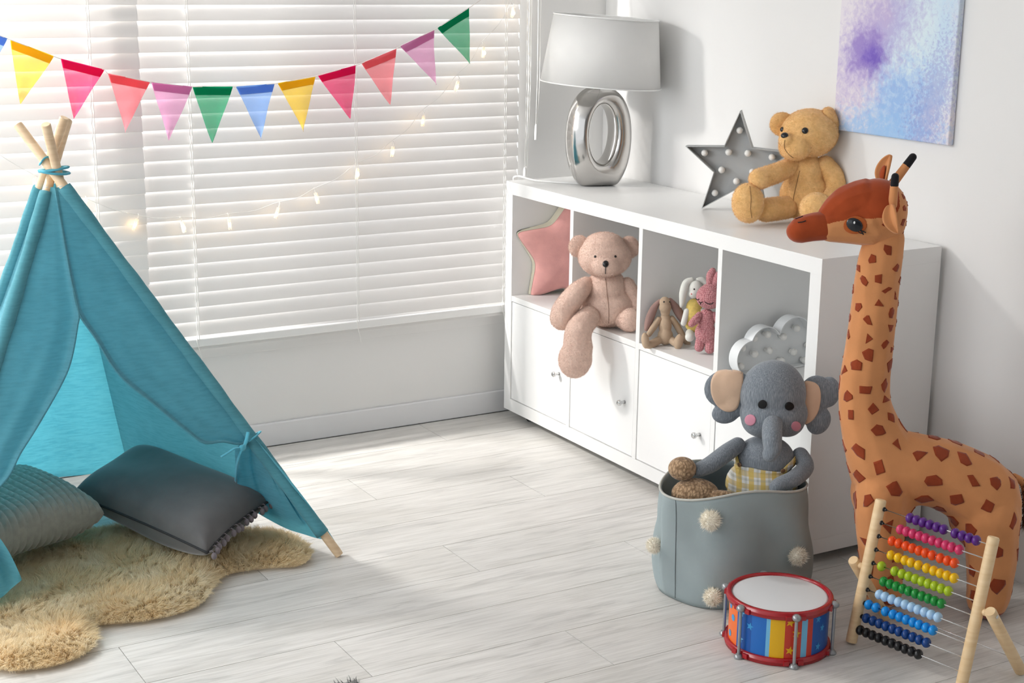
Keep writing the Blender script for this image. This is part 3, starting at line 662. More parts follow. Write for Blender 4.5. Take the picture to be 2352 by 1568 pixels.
FLG = [('blue', (-85, 48), (17, 91), (-48, 200)), ('yellow', (24, 93), (123, 131), (46, 238)), ('magenta', (140, 137), (240, 162), (168, 273)), ('coral', (248, 171), (345, 190), (287, 304)), ('lilac', (348, 190), (441, 201), (387, 322)), ('green', (443, 201), (534, 201), (486, 327)), ('blue', (542, 201), (631, 194), (598, 319)), ('yellow', (638, 193), (725, 177), (696, 302)), ('magenta', (731, 175), (816, 152), (803, 272)), ('coral', (831, 147), (910, 114), (894, 240)), ('lilac', (919, 108), (998, 70), (1001, 194)), ('green', (1005, 66), (1077, 20), (1079, 147))]
YB = -.09
bt = thing('bunting', 'string of sheer coloured pennant flags hanging in front of the white blinds', 'bunting', AY(490, 200, YB))
cp = []
for i, (hue, a, c, tip) in enumerate(FLG):
    pa_, pc, pt = AY(*a, YB), AY(*c, YB), AY(*tip, YB); cp += [pa_ + UP*.002, pc + UP*.002]; bm = bmesh.new(); rows = []; n = 14; ph = i*1.7
    for j in range(n+1):
        f = j/n; f2 = f if j > 2 else f; r = []
        for k in range(11):
            s = k/10; p = pa_.lerp(pt, f).lerp(pc.lerp(pt, f), s); r.append(p + Vector((0, 1, 0))*(.007*math.sin(s*3.2+ph)*math.sin(pi*f*.9+.3) + .004*math.sin(f*7+ph+s*2)*f) - Vector((0, .004*f, 0)))
        rows.append(r)
    vs = grid(bm, rows); bmesh.ops.remove_doubles(bm, verts=bm.verts, dist=1e-6)
    fo = lab(obj('flag', bm, FM[hue][0], bt), hue + ' flag')
    bm = bmesh.new(); hr = []
    for k in range(11):
        s = k/10; p = rows[0][k]; q = rows[2][k]; hr.append((p + UP*.003, p.lerp(q, .95)))
    for sgn in (1, -1): grid(bm, [[a_ - Vector((0, .0012*sgn, 0)), b_ - Vector((0, .0010*sgn, 0))] for a_, b_ in hr])
    obj('flag_hem', bm, FM[hue][1], fo)
cp = [AY(-200, 0, YB)] + cp + [AY(1104, 0, YB), AY(1180, -60, YB), AY(1300, -150, YB)]
bm = bmesh.new(); tube(bm, cp, .0011, 5); obj('cord', bm, plain('bunting_cord', (.75, .7, .66, 1), .8), bt)
# ------------------------------------------------------------------ fairy lights: clear clips with warm LEDs on a thin clear cable
BL_ = [(1178, 26), (1110, 117), (1050, 195), (972, 275), (902, 345), (821, 396), (727, 452), (637, 486), (527, 511), (420, 518), (312, 512), (198, 474), (80, 420), (-40, 345)]
YL = -.012
fl_ = thing('string_lights', 'string of warm glowing clip lights on a clear cable against the blinds', 'string lights', AY(637, 470, YL))
m, nt, b, o = newmat('clear_clip'); b.inputs['Base Color'].default_value = (.97, .95, .9, 1); b.inputs['Roughness'].default_value = .1; t = nd(nt, 'ShaderNodeBsdfTransparent'); ms = nd(nt, 'ShaderNodeMixShader'); ms.inputs[0].default_value = .6
nt.links.new(b.outputs[0], ms.inputs[1]); nt.links.new(t.outputs[0], ms.inputs[2]); nt.links.new(ms.outputs[0], o.inputs[0]); M_CLIP = m
M_LED = plain('warm_led', (1, .8, .4, 1), .3, emit=(1, .62, .22, 1), es=45)
clip0 = None; pts = []
for i, (u, v) in enumerate(BL_):
    p = AY(u, v, YL - (.03 if i > 10 else 0)); pts.append(AY(u-4, v-20, YL+.004 - (.03 if i > 10 else 0)))
    if i + 1 < len(BL_): u2, v2 = BL_[i+1]; pts.append(AY((u+u2)/2, (v+v2)/2 - 22 + 8, YL+.004 - (.03 if i >= 10 else 0)))
    if clip0 is None:
        bm = bmesh.new(); box(bm, (-.0045, -.004, -.02), (-.0012, .004, .012), .001); box(bm, (.0012, -.004, -.02), (.0045, .004, .012), .001); tube(bm, [(0, 0, .004), (0, 0, .022), (-.003, .003, .027)], .0016, 6)
        c = clip0 = obj('light_clip', bm, M_CLIP); bm = bmesh.new(); sphere(bm, (0, -.0055, -.006), (.0030, .0030, .0050), None, 12); led = led0 = obj('led_bulb', bm, M_LED)
    else: c = clip0.copy(); led = led0.copy(); COL.objects.link(c); COL.objects.link(led)
    led.parent = c; c.parent = fl_; c.location = p - fl_.location; c.rotation_euler = (0, random.uniform(-.5, .4), random.uniform(-.8, .8))
bm = bmesh.new(); tube(bm, spline([AY(1195, -40, YL)] + pts, 6), .0008, 5); obj('cable', bm, plain('clear_cable', (.8, .79, .76, 1), .4), fl_)
# ------------------------------------------------------------------ marquee star
def star_pts(R, r, rot=0): return [((R if k % 2 == 0 else r)*math.sin(rot + k*pi/5), (R if k % 2 == 0 else r)*math.cos(rot + k*pi/5)) for k in range(10)]
def tray(bm, outline, to3, nrm, dep, wall, mi=0):
    """an open tray: rim walls standing in front of a back plate; to3 maps 2D to 3D on the back, nrm points to the front"""
    n = len(outline); cx = sum(p[0] for p in outline)/n; cy = sum(p[1] for p in outline)/n
    ins = []
    for i in range(n):
        a, b_, c = Vector(outline[i-1]), Vector(outline[i]), Vector(outline[(i+1) % n]); d1 = (b_-a).normalized(); d2 = (c-b_).normalized()
        n1 = Vector((d1.y, -d1.x)); n2 = Vector((d2.y, -d2.x)); bis = (n1+n2).normalized(); k = wall/max(.35, bis.dot(n1))
        ins.append(b_ + bis*k)
    if (Vector(ins[0])-Vector((cx, cy))).length > (Vector(outline[0])-Vector((cx, cy))).length: ins = [Vector(o_)*2-i_ for o_, i_ in zip([Vector(o_) for o_ in outline], ins)]
    V = lambda L_, d: [bm.verts.new(to3(p[0], p[1]) + nrm*d) for p in L_]
    ob, of, inf, inb = V(outline, 0), V(outline, dep), V(ins, dep), V(ins, .004)
    for r1, r2 in ((ob, of), (of, inf), (inf, inb)):
        for i in range(n): bm.faces.new((r1[i-1], r1[i], r2[i], r2[i-1])).material_index = mi
    bm.faces.new(ob); bm.faces.new(inb); bmesh.ops.recalc_face_normals(bm, faces=bm.faces)
M_SGREY = plain('grey_painted_metal', (.42, .435, .44, 1), .5); M_GLOBE = plain('milky_bulb', (.86, .85, .82, 1), .3)
star_root = thing('marquee_star', 'dark grey metal star shaped marquee light with white bulbs standing on the shelf', 'light', (.195, -.80, ZT))
fs = Fr(AZ(1611, 482, ZT)); ya = math.radians(-16); SA = RV*math.cos(ya) + BV*math.sin(ya); SN = -(BV*math.cos(ya) - RV*math.sin(ya)); Rs = 126*fs.px
spts = star_pts(Rs, Rs*.43, math.radians(1)); s0 = spts[6]; zmin = min(p[1] for p in spts)
so3 = lambda a, z, zmin=zmin: fs.O - SN*.036 + SA*(a - s0[0]) + UP*(z - zmin)
bm = bmesh.new(); tray(bm, spts, so3, SN, .036, .002); obj('tray', bm, M_SGREY, star_root, smooth=False)
bm = bmesh.new(); sphere(bm, (-.003, 0, 0), (.0095, .0095, .0095), None, 16); lathe(bm, [(.0062, -.002), (.0062, .012), (0, .012)], (.009, 0, 0), 12, axis=Matrix.Rotation(-pi/2, 3, 'Y'))
g0 = None
def bulb_at(p, parent, rot=(0, 0, 0)):
    global g0
    if g0 is None: g0 = obj('bulb', bm, M_GLOBE); o = g0
    else: o = g0.copy(); COL.objects.link(o)
    o.parent = parent; o.location = Vector(p) - parent.location; o.rotation_euler = rot
zr = math.atan2(SN.y, SN.x) - pi
for k in range(5):
    for a, rr in ((math.radians(1) + k*2*pi/5, .64), (math.radians(1) + (k+.5)*2*pi/5, .295)):
        if (a, rr) and k == 2 and rr < .3: rr = .28
        bulb_at(so3(rr*Rs*math.sin(a), rr*Rs*math.cos(a)) + SN*.017, star_root, (0, 0, zr))
# ------------------------------------------------------------------ marquee cloud in the last cell
YC = -1.158; lobes = [(.062, .451, .047), (.108, .480, .050), (.205, .4905, .056), (.272, .455, .052)]
cl = []; cx0, cz0 = .165, .44
for a in np.linspace(0, 2*pi, 220, endpoint=False):
    d = Vector((math.cos(a), math.sin(a))); best = 0
    for x, z, r in lobes:
        oc = Vector((cx0-x, cz0-z)); bq = oc.dot(d); cq = oc.dot(oc)-r*r; di = bq*bq-cq
        if di > 0: best = max(best, -bq + math.sqrt(di))
    zb = SH + .001
    if d.y < 0: best = min(max(best, .02), (zb-cz0)/d.y) if best > 0 else (zb-cz0)/d.y
    cl.append((cx0 + d.x*best, cz0 + d.y*best))
cloud = thing('marquee_cloud', 'white cloud shaped marquee light with bulbs in the rightmost open cell', 'light', (.165, YC, SH))
bm2 = bmesh.new(); tray(bm2, cl[::-1], lambda a, z: Vector((a, YC+.034, z)), Vector((0, -1, 0)), .034, .0025); obj('tray', bm2, plain('white_painted_metal', (.80, .82, .83, 1), .4), cloud, smooth=True, angle=35)
for x, z in ((.2162, .5149), (.1187, .5092), (.0749, .5043), (.1723, .4974), (.0385, .4826), (.0796, .4617), (.1277, .4652), (.2105, .4514), (.262, .4623), (.0355, .4344), (.1706, .433), (.25, .424)):
    bulb_at((x+.003, YC+.016, z-.004), cloud, (0, 0, math.radians(90)))
# ------------------------------------------------------------------ plush toys
def plush(n, c1, c2, fs=120, k=.6):
    m, nt, b, o = newmat(n); v = noise(nt, 30, 4).outputs[0]; v2 = noise(nt, fs, 4, None, .6).outputs[0]
    c = mix(nt, ramp(nt, v, [(.32, c1), (.68, c2)]), ramp(nt, v2, [(.3, (.74, .72, .70, 1)), (.65, (1, 1, 1, 1))]), .5, 'MULTIPLY'); nt.links.new(c, b.inputs['Base Color'])
    b.inputs['Roughness'].default_value = .95; b.inputs['Specular IOR Level'].default_value = .1; b.inputs['Sheen Weight'].default_value = .35; b.inputs['Sheen Roughness'].default_value = .5
    bump(nt, b, v2, k, .003); return m
def inplane(fr, u, v, d): return fr.p(u, v, d)
# golden bear on the shelf top
M_BEAR = plush('golden_plush', (.86, .52, .20, 1), (.95, .62, .28, 1))
f = Fr((.312, -1.012, ZT)); bear = thing('teddy_bear', 'golden brown teddy bear sitting on top of the shelf beside the grey star', 'soft toy', f.O)
vx = .0032; FZ = dict(L=.0036, w=.00030)
hd, hb = blob('head', [E(f, 1858, 306, -8, 66, 58, 55, -.06), E(f, 1828, 334, -30, 38, 44, 34, -.2), E(f, 1806, 322, -46, 17, 24, 17), E(f, 1880, 290, 0, 44, 44, 34)], vx, M_BEAR, bear, 8); fuzz(hd, 26000, **FZ)
for e in ([E(f, 1797, 285, 8, 29, 13, 27, .3)], [E(f, 1907, 280, -18, 19, 16, 33, -.5, .5), E(f, 1902, 262, -8, 16, 14, 16)]):
    o, _ = blob('ear', e, .0025, M_BEAR, bear, 6); fuzz(o, 6000, **FZ)
to, tb = blob('torso', [E(f, 1850, 448, 0, 58, 54, 58), E(f, 1848, 400, 0, 44, 42, 50)], vx, M_BEAR, bear, 8); fuzz(to, 22000, **FZ)
ar, ab_ = blob('arm', [K(f, (1818, 382, -14, 22), (1786, 396, -42, 23), (1752, 408, -66, 24), (1743, 411, -74, 24))], vx, M_BEAR, bear, 6); fuzz(ar, 12000, **FZ)
o, _ = blob('arm', [K(f, (1894, 382, -8, 25), (1914, 410, -14, 27), (1916, 440, -30, 25), (1906, 458, -44, 23))], vx, M_BEAR, bear, 6); fuzz(o, 11000, **FZ)
lg, lgb = blob('leg', [K(f, (1806, 476, -30, 27), (1760, 482, -52, 28)), E(f, 1718, 466, -82, 36, 30, 45, -.12)], vx, M_BEAR, bear, 7); fuzz(lg, 16000, **FZ)
o, _ = blob('leg', [K(f, (1868, 478, -40, 26), (1874, 478, -72, 28)), E(f, 1874, 478, -108, 37, 30, 36)], vx, M_BEAR, bear, 7); fuzz(o, 13000, **FZ)
button('nose', hb, 1802, 311, 9, M_EYE, bear, .6, 7.5); button('eye', hb, 1849, 300, 7.5, M_EYE, bear, .6); button('eye', hb, 1796.5, 297, 6, M_EYE, bear, .6)
bm = bmesh.new(); s1 = M_THREAD
for bv, pp in ((hb, [(1803, 322), (1802, 338), (1810, 352), (1822, 362)]), (tb, [(1837, 392), (1828, 430), (1822, 462), (1826, 488)]), (lgb, [(1722, 428), (1725, 455), (1724, 480), (1727, 500)])): stitch(bm, bv, pp, .0009, .0008)
obj('stitching', bm, plain('brown_seam', (.30, .16, .06, 1), .9), bear)
for o in bear.children:         # it leans on the wall and the print, and its seat rests on the shelf
    for v in o.data.vertices:
        w_ = v.co + bear.location; lim = .378 if (w_.y < -1.05 and w_.z > 1.005) else .397
        if w_.x > lim: w_.x = lim
        if w_.z < ZT + .0005: w_.z = ZT + .0005
        v.co = w_ - bear.location
# pink beige bear hanging a leg over the shelf edge
M_PB = plush('rosy_beige_plush', (.80, .585, .49, 1), (.90, .68, .575, 1), 150)
f = Fr((.062, -.535, SH)); pbr = thing('plush_bear', 'large pinkish beige plush bear sitting in the second cell with one leg dangling', 'soft toy', f.O)
FZ = dict(L=.0038, w=.00030)
hd, hb = blob('head', [E(f, 1389, 588, -25, 60, 54, 47), E(f, 1391, 608, -62, 34, 30, 26), E(f, 1388, 570, -22, 50, 48, 36)], vx, M_PB, pbr, 8); fuzz(hd, 30000, **FZ)
for u, v, an in ((1329, 565, .35), (1446, 567, -.35)):
    o, _ = blob('ear', [E(f, u, v, -12, 22, 12, 25, an)], .0025, M_PB, pbr, 5); fuzz(o, 7000, **FZ)
to, tb = blob('torso', [E(f, 1397, 702, -10, 64, 56, 48), E(f, 1393, 660, -16, 44, 42, 44)], vx, M_PB, pbr, 8); fuzz(to, 27000, **FZ)
ar, arb = blob('arm', [K(f, (1346, 655, -26, 20), (1322, 676, -50, 25), (1298, 710, -62, 28), (1291, 730, -66, 28))], vx, M_PB, pbr, 6); fuzz(ar, 16000, **FZ)
o, _ = blob('arm', [K(f, (1440, 655, -18, 19), (1456, 688, -22, 19), (1455, 716, -30, 18))], vx, M_PB, pbr, 6); fuzz(o, 7000, **FZ)
lg, lgb = blob('leg', [K(f, (1352, 728, -60, 26), (1330, 756, -96, 30), (1326, 790, -104, 32)), E(f, 1321, 824, -108, 37, 36, 43, .1), E(f, 1336, 800, -104, 24, 24, 40)], vx, M_PB, pbr, 7); fuzz(lg, 24000, **FZ)
o, _ = blob('leg', [K(f, (1428, 726, -40, 24), (1446, 736, -62, 26)), E(f, 1447, 734, -60, 25, 26, 27)], vx, M_PB, pbr, 6); fuzz(o, 9000, **FZ)
button('nose', hb, 1391, 606, 7, M_EYE, pbr, .5, 8); button('eye', hb, 1367, 589, 3, M_EYE, pbr, .6); button('eye', hb, 1413.5, 589, 3, M_EYE, pbr, .6)
bm = bmesh.new(); stitch(bm, hb, [(1391, 612), (1391, 622), (1390.5, 628)], .0011, .001); obj('mouth', bm, M_THREAD, pbr)
bm = bmesh.new(); stitch(bm, tb, [(1391, 640), (1395, 680), (1398, 710), (1398, 742)], .0009, .001);
obj('stitching', bm, plain('rose_seam', (.34, .21, .16, 1), .9), pbr)
# pink star cushion
f = Fr((.035, -.085, SH)); M_PS = cloth('pink_plush', (.72, .36, .335, 1), .12, 260, .4, .001, .6, .95, 16); M_CR = cloth('cream_plush', (.76, .71, .56, 1), .06, 260, .3, .001, .4)
pst = thing('star_cushion', 'pink star shaped cushion with cream edge leaning in the leftmost open cell', 'cushion', f.O)
def star_cushion():
    uc, vc = 1301, 592; Ro = 138; rot = math.radians(5); pts = []
    base = star_pts(1.0, .56, rot); n = 10
    dense = []
    for k in range(n):
        a, b_ = Vector(base[k]), Vector(base[(k+1) % n])
        for t in np.linspace(0, 1, 16, endpoint=False): dense.append(a.lerp(b_, t))
    for _ in range(9): dense = [(dense[i-1] + dense[i]*2 + dense[(i+1) % len(dense)])/4 for i in range(len(dense))]
    N = len(dense); rr = [0, .3, .55, .74, .88, .96, 1.0]; bm = bmesh.new(); px = f.px
    yw = math.radians(13); QA = RV*math.cos(yw) + BV*math.sin(yw); QB = BV*math.cos(yw) - RV*math.sin(yw); o3 = f.p(uc, vc, 0) + BV*.095
    def pt(q, s, side, th):
        e = (1-s**2.6)**.5; return o3 + QA*q.x*Ro*px*s + UP*q.y*Ro*px*s*1.0 + QB*(-side*(.030 + th*e))
    for side, th in ((1, .034), (-1, .03)):
        rows = [[pt(q, s, side, th) for q in dense] for s in rr[1:]]; vs = grid(bm, rows, 0, True)
        c = bm.verts.new(pt(Vector((0, 0)), 0, side, th))
        for k in range(N): bm.faces.new((c, vs[0][k], vs[0][(k+1) % N]))
    bmesh.ops.recalc_face_normals(bm, faces=bm.faces); o = obj('front', bm, M_PS, pst)
    bm = bmesh.new(); rows = []
    for j in range(9):
        a = j/8; y = -.0325 + .065*a; rad = 1.0 + .06*math.sin(pi*a); rows.append([o3 + QA*q.x*Ro*px*rad + UP*q.y*Ro*px*rad + QB*y for q in dense])
    grid(bm, rows, 0, True); obj('gusset', bm, M_CR, pst)
star_cushion()
for o in pst.children:          # the soft points are pressed flat where they meet the cell's sides
    for v in o.data.vertices:
        w_ = v.co + pst.location; y0_, z1_ = -T - CW + .002, ZT - T - .002
        if w_.y < y0_: w_.y = y0_ + (y0_ - w_.y)*.02
        if w_.y > -T - .002: w_.y = -T - .002
        if w_.z > z1_: w_.z = z1_ - (w_.z - z1_)*.02
        if w_.z < SH + .001: w_.z = SH + .001
        if w_.x > D - .006: w_.x = D - .006
        v.co = w_ - pst.location
# linen bunny
M_LIN = cloth('beige_linen', (.50, .37, .26, 1), .1, 420, .5, .0008, .15); M_EARP = cloth('dusky_pink_felt', (.34, .215, .19, 1), .1, 400, .3)
f = Fr((.075, -.800, SH)); lb = thing('bunny_doll', 'beige linen bunny doll with long pink ears sitting in the third cell', 'soft toy', f.O, 'bunnies in the third cell')
v2 = .0018
hd, hb = blob('head', [E(f, 1527, 694, 0, 12.5, 13, 13), E(f, 1528, 706, -2, 14, 14, 14), E(f, 1528, 716, 0, 11, 11, 12)], v2, M_LIN, lb, 5)
blob('torso', [E(f, 1528, 772, -4, 18, 17, 20), E(f, 1528, 748, 0, 15, 14, 22), E(f, 1528, 728, 2, 11, 10, 12)], v2, M_LIN, lb, 5)
for P_ in ([(1515, 690, 6, 4), (1502, 708, 8, 9), (1491, 735, 2, 10), (1484, 756, -4, 5)], [(1539, 687, 6, 4), (1549, 702, 10, 9), (1562, 722, 14, 11), (1571, 741, 14, 6)]): blob('ear', [K(f, *P_)], v2, M_EARP, lb, 4)
for P_ in ([(1513, 733, 0, 7), (1502, 750, -6, 8), (1490, 768, -16, 6.5)], [(1543, 731, 4, 7), (1556, 750, 6, 8), (1570, 775, 6, 8), (1580, 789, 6, 7)]): blob('arm', [K(f, *P_)], v2, M_LIN, lb, 4)
for P_, ft in (([(1515, 780, -10, 10), (1497, 790, -26, 10), (1488, 792, -34, 9)], E(f, 1482, 782, -40, 9, 9, 19, -.12)), ([(1541, 780, -10, 10), (1552, 788, -26, 9)], E(f, 1559, 785, -36, 10.5, 10, 19, .15))): blob('leg', [K(f, *P_), ft], v2, M_LIN, lb, 4)
for u in (1525, 1538): button('eye', hb, u, 693, 2, M_EYE, lb, .6)
# white bunny in yellow
M_WB = cloth('white_velour', (.76, .76, .71, 1), .04, 300, .3); M_YEL = cloth('yellow_cotton', (.72, .54, .16, 1), .12, 300, .3, vscale=120)
f = Fr((.165, -.862, SH)); wbn = thing('bunny_doll', 'white bunny doll in yellow clothes sitting at the back of the third cell', 'soft toy', f.O, 'bunnies in the third cell')
hd, hb = blob('head', [E(f, 1598, 662, 0, 16, 15, 19), E(f, 1593, 674, -3, 12, 12, 11)], v2, M_WB, wbn, 5)
for P_ in ([(1589, 642, 2, 6), (1576, 650, 2, 9), (1569, 674, -2, 9.5), (1566, 696, -4, 6), (1564, 704, -4, 3)], [(1603, 643, 6, 6), (1614, 644, 8, 8), (1624, 660, 8, 9), (1626, 690, 6, 5)]): blob('ear', [K(f, *P_)], v2, M_WB, wbn, 4)
blob('outfit', [E(f, 1594, 730, 0, 24, 20, 34), E(f, 1594, 705, 0, 18, 15, 20)], v2, M_YEL, wbn, 5)
for P_ in ([(1584, 765, -10, 10), (1584, 774, -34, 11)], [(1608, 765, -10, 10), (1614, 776, -34, 11)]): blob('leg', [K(f, *P_)], v2, M_WB, wbn, 4)
for P_ in ([(1578, 715, -6, 8), (1570, 742, -18, 7)], [(1612, 715, -6, 8), (1622, 742, -18, 7)]): blob('arm', [K(f, *P_)], v2, M_WB, wbn, 4)
button('eye', hb, 1594.5, 664, 2, M_EYE, wbn, .6); button('nose', hb, 1588, 675, 2, plain('pink_thread', (.7, .25, .25, 1), .8), wbn, .5)
# crochet pink bunny
def crochet(n, c1, c2, s=270, rnd=.45, wob=.6):
    m, nt, b, o = newmat(n); tc = nd(nt, 'ShaderNodeTexCoord'); w = nd(nt, 'ShaderNodeTexVoronoi'); w.inputs['Scale'].default_value = s; w.inputs['Randomness'].default_value = rnd; mp = nd(nt, 'ShaderNodeMapping'); mp.inputs['Scale'].default_value = (1, 1, .75); va = nd(nt, 'ShaderNodeVectorMath', operation='ADD'); nz2 = noise(nt, s*.35, 2); sc_ = nd(nt, 'ShaderNodeVectorMath', operation='SCALE'); sc_.inputs['Scale'].default_value = wob/s; nt.links.new(nz2.outputs['Color'], sc_.inputs[0]); nt.links.new(tc.outputs['Object'], va.inputs[0]); nt.links.new(sc_.outputs[0], va.inputs[1]); nt.links.new(va.outputs[0], mp.inputs['Vector']); nt.links.new(mp.outputs[0], w.inputs['Vector'])
    nt.links.new(ramp(nt, w.outputs['Distance'], [(.1, c2), (.75, c1)]), b.inputs['Base Color']); b.inputs['Roughness'].default_value = .85; b.inputs['Specular IOR Level'].default_value = .15; b.inputs['Sheen Weight'].default_value = .2
    inv = mth(nt, 'SUBTRACT', 1, w.outputs['Distance']); bump(nt, b, inv, .9, .003); return m
M_CP = crochet('pink_crochet', (.42, .14, .16, 1), (.74, .37, .38, 1))
f = Fr((.095, -.925, SH)); cb = thing('bunny_doll', 'pink crochet bunny with closed embroidered eyes standing in the third cell', 'soft toy', f.O, 'bunnies in the third cell')
hd, hb = blob('head', [E(f, 1630, 681, -4, 31, 27, 29), E(f, 1632, 676, -2, 28, 26, 26)], v2, M_CP, cb, 5)
to, tb = blob('torso', [E(f, 1620, 764, 0, 24, 21, 27), E(f, 1622, 738, 0, 19, 17, 26), E(f, 1623, 724, 0, 17, 15, 15)], v2, M_CP, cb, 5)
for P_ in ([(1629, 652, 0, 7), (1632, 634, 0, 10.5), (1637, 622, 0, 8)], [(1641, 657, -2, 7), (1646, 642, -6, 10), (1650, 630, -6, 8)]): blob('ear', [K(f, *P_)], v2, M_CP, cb, 4)
for P_ in ([(1606, 722, -8, 7), (1597, 735, -14, 10), (1588, 744, -18, 8)], [(1640, 722, -4, 7), (1650, 736, -8, 10), (1652, 748, -8, 8)]): blob('arm', [K(f, *P_)], v2, M_CP, cb, 4)
for P_ in ([(1609, 782, -2, 12), (1606, 797, -4, 11.5)], [(1630, 784, -6, 12.5), (1630, 801, -10, 12)]): blob('leg', [K(f, *P_)], v2, M_CP, cb, 4)
bm = bmesh.new(); stitch(bm, hb, [(1598.5, 685), (1603, 688.5), (1606, 686)], .0011, .0008); stitch(bm, hb, [(1619, 693), (1626, 697), (1634, 697.5), (1638.5, 694)], .0011, .0008); stitch(bm, hb, [(1606, 692), (1609, 695), (1613.5, 693)], .0011, .0008); stitch(bm, hb, [(1609, 694), (1609, 699)], .0011, .0008)
obj('face_stitching', bm, M_THREAD, cb)
# ------------------------------------------------------------------ storage basket
ZB = .275
bot = [(-.405, -1.445), (-.385, -1.535), (-.325, -1.588), (-.22, -1.618), (-.11, -1.60), (-.035, -1.545), (-.018, -1.475), (-.06, -1.36), (-.14, -1.30), (-.24, -1.29), (-.34, -1.335), (-.39, -1.39)]
top = [(-.436, -1.474), (-.419, -1.532), (-.366, -1.588), (-.27, -1.617), (-.172, -1.619), (-.108, -1.585), (-.082, -1.50), (-.095, -1.41), (-.145, -1.355), (-.235, -1.347), (-.33, -1.378), (-.405, -1.425)]
bot = spline([(*p, 0) for p in bot], 8, True); top = spline([(*p, 0) for p in top], 8, True)
m, nt, b, o = newmat('basket_canvas'); nt.links.new(ramp(nt, noise(nt, 7, 4).outputs[0], [(.3, (.29, .345, .355, 1)), (.7, (.35, .41, .42, 1))]), b.inputs['Base Color']); b.inputs['Roughness'].default_value = .85; b.inputs['Specular IOR Level'].default_value = .2; bump(nt, b, noise(nt, 600, 2).outputs[0], .2, .0006); M_BASK = m
bas = thing('storage_basket', 'grey fabric toy basket with cream pompoms on the floor in front of the shelf', 'basket', (-.22, -1.46, 0))
bm = bmesh.new(); rows = []; N = len(bot); nz_ = 22
rimz = lambda p: ZB + .010*math.sin(p.x*19+1) + .004*math.cos(p.y*31)
for j in range(nz_+1):
    f = j/nz_; r = []
    for i in range(N):
        a, c = bot[i], top[i]; p = a.lerp(c, f**1.1); cen = Vector((-.22, -1.46, 0)); d = (p-cen).normalized()
        p = p + d*(.010*math.sin(pi*f)*math.sin(i*.36+2) - .010*math.exp(-f*16) + .004*math.sin(f*8 + i*.5)*math.sin(pi*f)); p.z = .002 + f*(rimz(c))
        r.append(p)
    rows.append(r)
vs = grid(bm, rows, 0, True); c = bm.verts.new((-.22, -1.46, .003))
for i in range(N): bm.faces.new((vs[0][i-1], vs[0][i], c))
bmesh.ops.recalc_face_normals(bm, faces=bm.faces)
o = obj('body', bm, M_BASK, bas); s = o.modifiers.new('s', 'SOLIDIFY'); s.thickness = .004; s.offset = -1
bv_b = BVHTree.FromPolygons([Vector(p) for r in rows for p in r], [(j*N+i, j*N+(i+1) % N, (j+1)*N+(i+1) % N, (j+1)*N+i) for j in range(nz_) for i in range(N)])
bm = bmesh.new(); tube(bm, rows[-1] + [rows[-1][0]], .0028, 6, False); obj('rim_hem', bm, cloth('hem_tape', (.50, .50, .46, 1), .05, 300, .2), bas)
bm = bmesh.new(); stitch(bm, bv_b, [(1552, 1140), (1553, 1200), (1551, 1300), (1551, 1372)], .0012, .0002); obj('stitching', bm, plain('seam_thread', (.16, .19, .20, 1), .9), bas)
M_CPOM = cloth('cream_wool_pom', (.90, .85, .74, 1), .1, 200, .3)
for u, v, r in ((1632.7, 1190.7, 25), (1826.5, 1271.5, 22), (1637.6, 1364.7, 22)):
    p, n = hit(bv_b, u, v); s = depth(p)/FPX; pompom('pompom', p + n*r*s*.45, r*s*1.1, M_CPOM, bas, 700, .0011)
pompom('pompom', Vector((-.428, -1.437, .128)), .021, M_CPOM, bas, 600, .0011); pompom('pompom', Vector((-.075, -1.50, .245)), .021, M_CPOM, bas, 600, .0011)
# ------------------------------------------------------------------ crocheted toy peeking from the basket
M_CT = crochet('tan_crochet', (.235, .145, .080, 1), (.56, .38, .23, 1), 150, .8, 1.6)
f = Fr((-.325, -1.525, 0)); ct = thing('crochet_toy', 'tan chunky crocheted toy with a round bobble tucked in the basket beside the elephant', 'soft toy', f.p(1596, 1165, 0))
blob('bobble', [E(f, 1567, 1076, 26, 32, 30, 27)], .002, M_CT, ct, 3); blob('torso', [E(f, 1597, 1135, 22, 55, 42, 37), E(f, 1600, 1190, 26, 44, 38, 50)], .0022, M_CT, ct, 3)
blob('arm', [K(f, (1644, 1140, -6, 15), (1662, 1137, -8, 12), (1676, 1138, -8, 9))], .002, M_CT, ct, 3)
# ------------------------------------------------------------------ elephant
m, nt, b, o = newmat('heather_jersey'); v = noise(nt, 60, 4, mapping(nt, (9, 9, 1.0))); v2 = noise(nt, 240, 3)
nt.links.new(ramp(nt, v.outputs[0], [(.30, (.145, .168, .195, 1)), (.55, (.225, .25, .28, 1)), (.75, (.33, .36, .39, 1))]), b.inputs['Base Color']); b.inputs['Roughness'].default_value = .9; b.inputs['Sheen Weight'].default_value = .3; b.inputs['Specular IOR Level'].default_value = .1; bump(nt, b, v2.outputs[0], .3, .001); M_EL = m
f = Fr((-.21, -1.475, 0)); el = thing('elephant_toy', 'grey plush elephant in yellow checked dungarees sitting in the fabric basket', 'soft toy', f.p(1757, 1200, 0))
def sq(a, k): return math.copysign(abs(a)**k, a)
hd, hb = blob('head', [E(f, 1775, 905, 0, 74, 58, 78), E(f, 1777, 948, -6, 76, 56, 54), E(f, 1745, 960, -2, 42, 46, 42), E(f, 1806, 962, -4, 42, 46, 40)], .003, M_EL, el, 10)
tr, trb = blob('trunk', [K(f, (1777, 966, -46, 21), (1774, 980, -66, 22.5), (1773, 1003, -84, 23), (1774, 1030, -92, 20), (1768, 1044, -94, 17))], .0026, M_EL, el, 6)
to, tb = blob('torso', [E(f, 1757, 1052, 4, 66, 56, 52), E(f, 1750, 1110, 2, 78, 64, 62), E(f, 1750, 1170, 6, 76, 62, 50)], .003, M_EL, el, 8)
